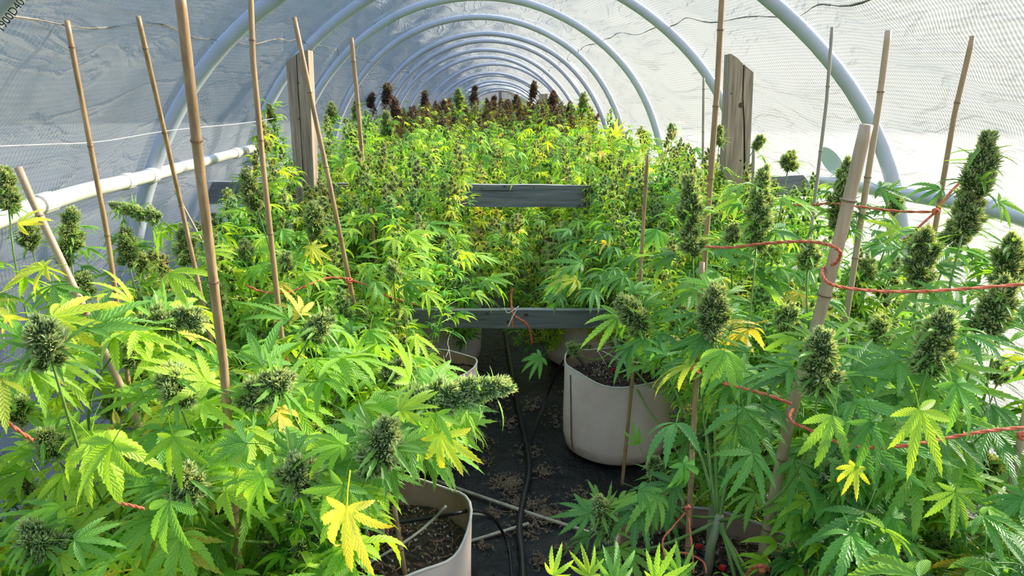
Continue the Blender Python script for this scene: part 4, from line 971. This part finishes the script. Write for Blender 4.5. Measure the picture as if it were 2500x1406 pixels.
stake([(44, 408, 1.55), (75, 480, 1.55), (125, 585, 1.55)], 0.0165, 'short thick bamboo stake at the left edge', 'bamboo_pale')
stake([(905, 508, 3.0), (925, 715, 3.0)], 0.014, 'short broken brown stake in the left middle foliage')
stake([(1581, 378, 2.22), (1562, 690, 2.22), (1546, 900, 2.22), (1522, 1150, 2.2)], 0.0120, 'bamboo stake in front of the large seamed pot', 'bamboo', True)
stake([(1764, -30, 2.3), (1752, 200, 2.3), (1734, 445, 2.3)], 0.0185, 'tall bamboo stake in front of the split post')
stake([(1718, 190, 4.0), (1716, 385, 4.0)], 0.014, 'thin grey stake left of the split post', 'bamboo_grey')
stake([(2032, 66, 2.6), (2018, 250, 2.6), (1996, 430, 2.6)], 0.0125, 'thin dark bamboo stake left of the pair on the right wall', 'bamboo_grey')
stake([(2169, 74, 1.95), (2148, 240, 1.95), (2112, 475, 1.95)], 0.0170, 'stout pale bamboo stake behind the leaning stake top', 'bamboo_pale')
stake([(2375, 88, 1.7), (2330, 280, 1.7), (2280, 575, 1.7)], 0.0125, 'brown bamboo stake beside the tallest cola at the right')
stake([(2116, 304, 1.20), (2048, 590, 1.22), (1985, 830, 1.24), (1930, 1010, 1.26), (1853, 1400, 1.32)], 0.0225, 'thick pale leaning bamboo stake in the right foreground wound with orange twine', 'bamboo_pale', True, 0.17)
stake([(1714, 640, 1.50), (1702, 900, 1.47), (1690, 1100, 1.44), (1677, 1400, 1.38)], 0.0125, 'brown stake in the bottom right pot with an orange knot')
stake([(2510, 985, 1.12), (2470, 1180, 1.12), (2412, 1415, 1.12)], 0.0130, 'pale bamboo stake at the right edge', 'bamboo_pale')
stake([(962, 1235, 1.42), (990, 1410, 1.38)], 0.0115, 'short brown stake in the nearest left pot')
stake([(1840, 358, 3.1), (1838, 440, 3.1)], 0.014, 'grey stake stub right of the split post', 'bamboo_grey')
stake([(1987, 1235, 1.46), (1950, 1395, 1.42)], 0.0085, 'thin grey cane in the bottom right pot', 'bamboo_grey')
mb = MB(); q = [atY(1742, 1235, 1.5), atY(1737, 1290, 1.5), atY(1732, 1385, 1.46)]; mb.tube(q, [0.009, 0.0105, 0.013], 10)
tag(mb.obj('bare_stalk', M['trunk'], smooth=True), 'pale bare plant stalk rising from the bottom right pot', 'stalk')

# ------------------------------------------------------------------ twine
def cord(name, pts, rad, mat, label, cat='twine', tail=None, knot=None):
    """pts: (px, py, depth)"""
    W = smoothpath([atd(*q) for q in pts], 7); root = link(name, None); root.location = W[0]; tag(root, label, cat)
    mb = MB(); P = []
    for st in range(2):
        Q = []
        for i, p in enumerate(W):
            t = (W[min(i + 1, len(W) - 1)] - W[max(i - 1, 0)]).normalized(); x = t.orthogonal().normalized(); y = t.cross(x); a = i * 1.1 + st * math.pi
            Q.append(p - W[0] + (x * math.cos(a) + y * math.sin(a)) * rad * 0.45)
        mb.tube(Q, rad * 0.72, 6)
    mb.obj('strand', M[mat], root, smooth=True)
    for kx, ky, kd, kr in (knot or []):
        kr *= 0.62
        c = atd(kx, ky, kd) - W[0]; mb = MB()
        for j in range(3):
            e = Vector((U(-1, 1), U(-1, 1), U(-1, 1))).normalized(); f = e.orthogonal().normalized(); g = e.cross(f)
            mb.tube([c + (f * math.cos(t) + g * math.sin(t)) * kr + e * kr * 0.3 * math.sin(2 * t) for t in [i * 0.5 for i in range(14)]], rad * 0.9, 6)
        mb.obj('knot', M[mat], root, smooth=True)
    for tl in (tail or []):
        mb = MB(); mb.tube([p - W[0] for p in smoothpath([atd(*q) for q in tl], 6)], rad * 0.95, 6); mb.obj('tail', M[mat], root, smooth=True)
    return root
cord('twine', [(1722, 602, 1.55), (1780, 604, 1.5), (1860, 595, 1.4), (1930, 590, 1.32), (1990, 591, 1.25), (2030, 600, 1.20), (2052, 617, 1.20), (2042, 640, 1.23), (2020, 650, 1.29), (2010, 656, 1.28), (2008, 672, 1.22), (2022, 690, 1.20), (2060, 702, 1.21), (2150, 711, 1.22), (2260, 711, 1.22), (2380, 703, 1.22), (2520, 692, 1.22)],
     0.0028, 'twine', 'orange twine wound once around the thick leaning stake, crossing the right plants')
cord('twine', [(1934, 500, 2.2), (1990, 500, 2.1), (2030, 496, 2.0), (2110, 506, 1.85), (2200, 516, 1.75), (2285, 517, 1.68)], 0.0030, 'twine', 'orange twine tied to the brown stake beside the tallest cola',
     tail=[[(2285, 517, 1.67), (2250, 548, 1.66), (2212, 586, 1.66)], [(2285, 517, 1.67), (2320, 470, 1.66), (2350, 440, 1.66)], [(2212, 586, 1.66), (2206, 590, 1.66), (2210, 582, 1.655)]], knot=[(2284, 516, 1.66, 0.009)])
cord('twine', [(1700, 905, 1.44), (1730, 925, 1.40), (1800, 944, 1.36), (1870, 963, 1.3), (1930, 985, 1.24)], 0.0028, 'twine', 'orange twine from the brown stake to the leaning stake low on the right', knot=[(1698, 902, 1.45, 0.011)])
cord('twine', [(1935, 1000, 1.30), (1928, 1018, 1.25), (1940, 1034, 1.22), (1965, 1044, 1.2), (2040, 1078, 1.12), (2110, 1092, 1.1), (2190, 1090, 1.08), (2270, 1078, 1.08), (2350, 1062, 1.08), (2430, 1050, 1.08), (2520, 1042, 1.08)], 0.0028, 'twine', 'orange twine running from the leaning stake to the right edge stake', knot=[(2497, 1062, 1.1, 0.010)])
cord('twine', [(1822, 1404, 1.38), (1835, 1388, 1.36), (1852, 1382, 1.33), (1872, 1384, 1.35), (1876, 1392, 1.38)], 0.003, 'twine', 'orange twine knotted at the foot of the leaning stake', knot=[(1860, 1388, 1.34, 0.011)])
cord('twine', [(600, 695, 2.1), (640, 712, 2.1), (700, 714, 2.1), (760, 692, 2.15), (800, 678, 2.2), (850, 680, 2.22)], 0.0030, 'twine', 'orange twine with a knot and hanging tail on the stake left of the aisle',
     tail=[[(853, 690, 2.22), (848, 725, 2.22), (846, 765, 2.22)], [(858, 684, 2.22), (900, 698, 2.25), (950, 725, 2.3), (1022, 745, 2.4)]], knot=[(853, 686, 2.22, 0.014)])
cord('twine', [(1252, 706, 3.0), (1248, 722, 3.0), (1250, 752, 2.96), (1256, 770, 2.93), (1285, 790, 2.92), (1296, 818, 2.95), (1298, 838, 2.97)], 0.0045, 'twine', 'frayed orange twine looped over the middle of the low board', tail=[[(1250, 770, 2.93), (1252, 800, 2.93)]])
cord('twine', [(1679, 1238, 1.52), (1684, 1290, 1.48), (1690, 1340, 1.44), (1694, 1400, 1.42)], 0.0022, 'twine', 'orange twine hanging beside the brown stake in the bottom right pot', tail=[[(1620, 1352, 1.45), (1670, 1350, 1.45), (1715, 1370, 1.44), (1725, 1400, 1.42)], [(1674, 1250, 1.5), (1640, 1290, 1.48), (1618, 1320, 1.46), (1626, 1370, 1.44)]], knot=[(1678, 1240, 1.5, 0.010)])
cord('twine', [(0, 1012, 1.1), (30, 1040, 1.1), (80, 1075, 1.12)], 0.0028, 'twine', 'short end of orange twine at the left edge of the leaves')
cord('twine', [(700, 872, 1.72), (704, 900, 1.72), (708, 935, 1.72)], 0.0030, 'twine', 'orange twine tag at the foot of the tall brown stake')
cord('twine', [(285, 1226, 1.05), (320, 1234, 1.05), (352, 1242, 1.06)], 0.0024, 'twine', 'orange twine scrap deep between the bottom left leaves')
cord('string', [(1232, 752, 2.94), (1240, 764, 2.92), (1256, 756, 2.92), (1266, 748, 2.94), (1252, 772, 2.92), (1241, 798, 2.92)], 0.0022, 'string', 'white wire twisted around the low board beside the orange twine', 'wire')
cord('string', [(1108, 806, 3.0), (1098, 818, 2.9), (1093, 838, 2.8), (1096, 852, 2.75), (1088, 872, 2.72)], 0.0015, 'string', 'thin pale string hanging over the rim of the left pot', 'string', tail=[[(1096, 852, 2.75), (1101, 884, 2.72)]])
cord('string', [(1560, 906, 2.35), (1466, 855, 2.5), (1474, 880, 2.5), (1480, 890, 2.5)], 0.0010, 'string', 'thin pale string in the large seamed pot', 'string')

# ------------------------------------------------------------------ drip lines
def hose(pts, rad, label, emit=None, z=None):
    W = smoothpath([atz(x, y, zz) for x, y, zz in pts], 8); root = link('drip_hose', None); root.location = W[0]; tag(root, label, 'hose')
    mb = MB(); mb.tube([p - W[0] for p in W], rad, 8); mb.obj('tube', M['hose'], root, smooth=True)
    if emit:
        e = atz(*emit) - W[0]; mb = MB(); mb.tube([e, e + Vector((0.004, 0, 0.004)), e + Vector((0.012, 0, 0.008))], [0.006, 0.008, 0.003], 8)
        mb.obj('emitter', M['red'], root, label='red drip emitter')
hose([(1232, 790, 0.012), (1240, 850, 0.012), (1252, 920, 0.012), (1266, 1000, 0.012), (1284, 1080, 0.012), (1292, 1150, 0.012), (1278, 1220, 0.012), (1268, 1290, 0.012), (1275, 1360, 0.012), (1278, 1440, 0.012)], 0.011, 'thick black main drip hose along the middle of the aisle')
hose([(1070, 880, 0.30), (1115, 890, 0.325), (1140, 890, 0.345), (1175, 905, 0.25), (1215, 930, 0.10), (1246, 965, 0.012)], 0.0045, 'thin black hose from the left pot behind to the main hose')
hose([(1440, 912, 0.29), (1410, 872, 0.335), (1388, 868, 0.34), (1362, 905, 0.22), (1330, 980, 0.06), (1300, 1060, 0.01), (1292, 1090, 0.01)], 0.0045, 'thin black hose into the large seamed pot', emit=(1495, 905, 0.29))
hose([(860, 1300, 0.29), (960, 1278, 0.30), (1060, 1262, 0.315), (1118, 1252, 0.345), (1160, 1246, 0.28), (1205, 1266, 0.12), (1240, 1330, 0.012), (1250, 1410, 0.010), (1252, 1450, 0.01)], 0.0045, 'thin black hose crossing the husk-filled pot and down to the floor')
hose([(1460, 1345, 0.34), (1530, 1345, 0.30), (1620, 1352, 0.29), (1700, 1360, 0.29), (1760, 1390, 0.29)], 0.005, 'thin black hose across the bottom right pot with a red emitter', emit=(1758, 1390, 0.295))
hose([(1700, 1340, 0.285), (1715, 1352, 0.285), (1745, 1378, 0.285)], 0.006, 'short black drip spur beside the pale bare stalk', emit=(1700, 1338, 0.295))

# ------------------------------------------------------------------ fallen sticks and litter
def stick(pts, rad, label, mat='dry', cat='stick', name='fallen_cane'):
    W = [atz(*q) for q in pts]; mb = MB(); P = smoothpath(W, 4) if len(W) > 2 else [W[0].lerp(W[1], i / 8) for i in range(9)]
    for k in (0, 3, 6): pass
    mb.tube(P, [rad * (1 + 0.15 * (i % 4 == 0)) for i in range(len(P))], 7); o = mb.obj(name, M[mat], smooth=True); tag(o, label, cat)
stick([(1060, 1172, 0.008), (1265, 1243, 0.012), (1440, 1300, 0.008)], 0.0055, 'long grey fallen cane lying across the aisle')
stick([(1138, 1324, 0.008), (1290, 1278, 0.012)], 0.005, 'shorter grey fallen cane pointing at the nearest left pot')
stick([(1100, 1252, 0.03), (1185, 1256, 0.010)], 0.004, 'stub of grey cane beside the nearest left pot')
stick([(880, 1385, 0.29), (985, 1325, 0.31), (1050, 1275, 0.33), (1088, 1236, 0.38)], 0.0032, 'dried split stem lying over the husk-filled pot', 'dry', 'stem', 'dried_stem')
mb = MB(); cl = []
for (x, y, s, n) in ((1240, 1180, 60, 190), (1330, 1260, 60, 230), (1280, 1230, 70, 160), (1190, 880, 60, 90), (1230, 960, 60, 90), (1250, 1030, 40, 60), (1290, 830, 60, 60), (1180, 1130, 40, 40), (1180, 1080, 50, 60), (1330, 1150, 40, 60), (1290, 1105, 50, 50),
                     (1200, 1250, 30, 50), (1180, 1330, 30, 25), (1320, 1370, 30, 50), (1420, 1210, 70, 40), (1120, 1090, 40, 40), (1360, 1020, 60, 40), (1220, 850, 60, 90), (1270, 1300, 80, 60), (1390, 960, 50, 20), (1380, 1340, 40, 30), (1200, 1000, 50, 60), (1300, 990, 40, 40)):
    for i in range(n):
        px, py = x + s * U(-.7, .7) * U(0, 1.2) + 9 * math.sin(i * 1.7), y + s * 0.6 * U(-.8, .8) * U(0, 1.2) + 6 * math.cos(i * 2.3); p = atz(px, py, 0.006)
        if math.hypot(p.x - 0.45, p.y - 2.52) < 0.2 or math.hypot(p.x + 0.265, p.y - 1.49) < 0.2 or math.hypot(p.x - .45, p.y - 1.36) < .2: continue
        a = U(0, 6.28); cv = U(-5, 5); L = U(0.012, 0.034); Q = []; q = p.copy()
        for k in range(5):
            Q.append(q.copy() + Vector((0, 0, U(-0.002, 0.007)))); q = q + Vector((math.cos(a), math.sin(a), 0)) * L / 4; a += cv / 4 * 1.6
        mb.tube(Q, [0.0008, 0.0015, 0.0018, 0.0015, 0.0006], 4, cap=False)
lt = mb.obj('leaf_litter', M['litter'], kind='stuff'); tag(lt, 'curled brown dead leaf litter scattered on the black aisle fabric', 'litter')
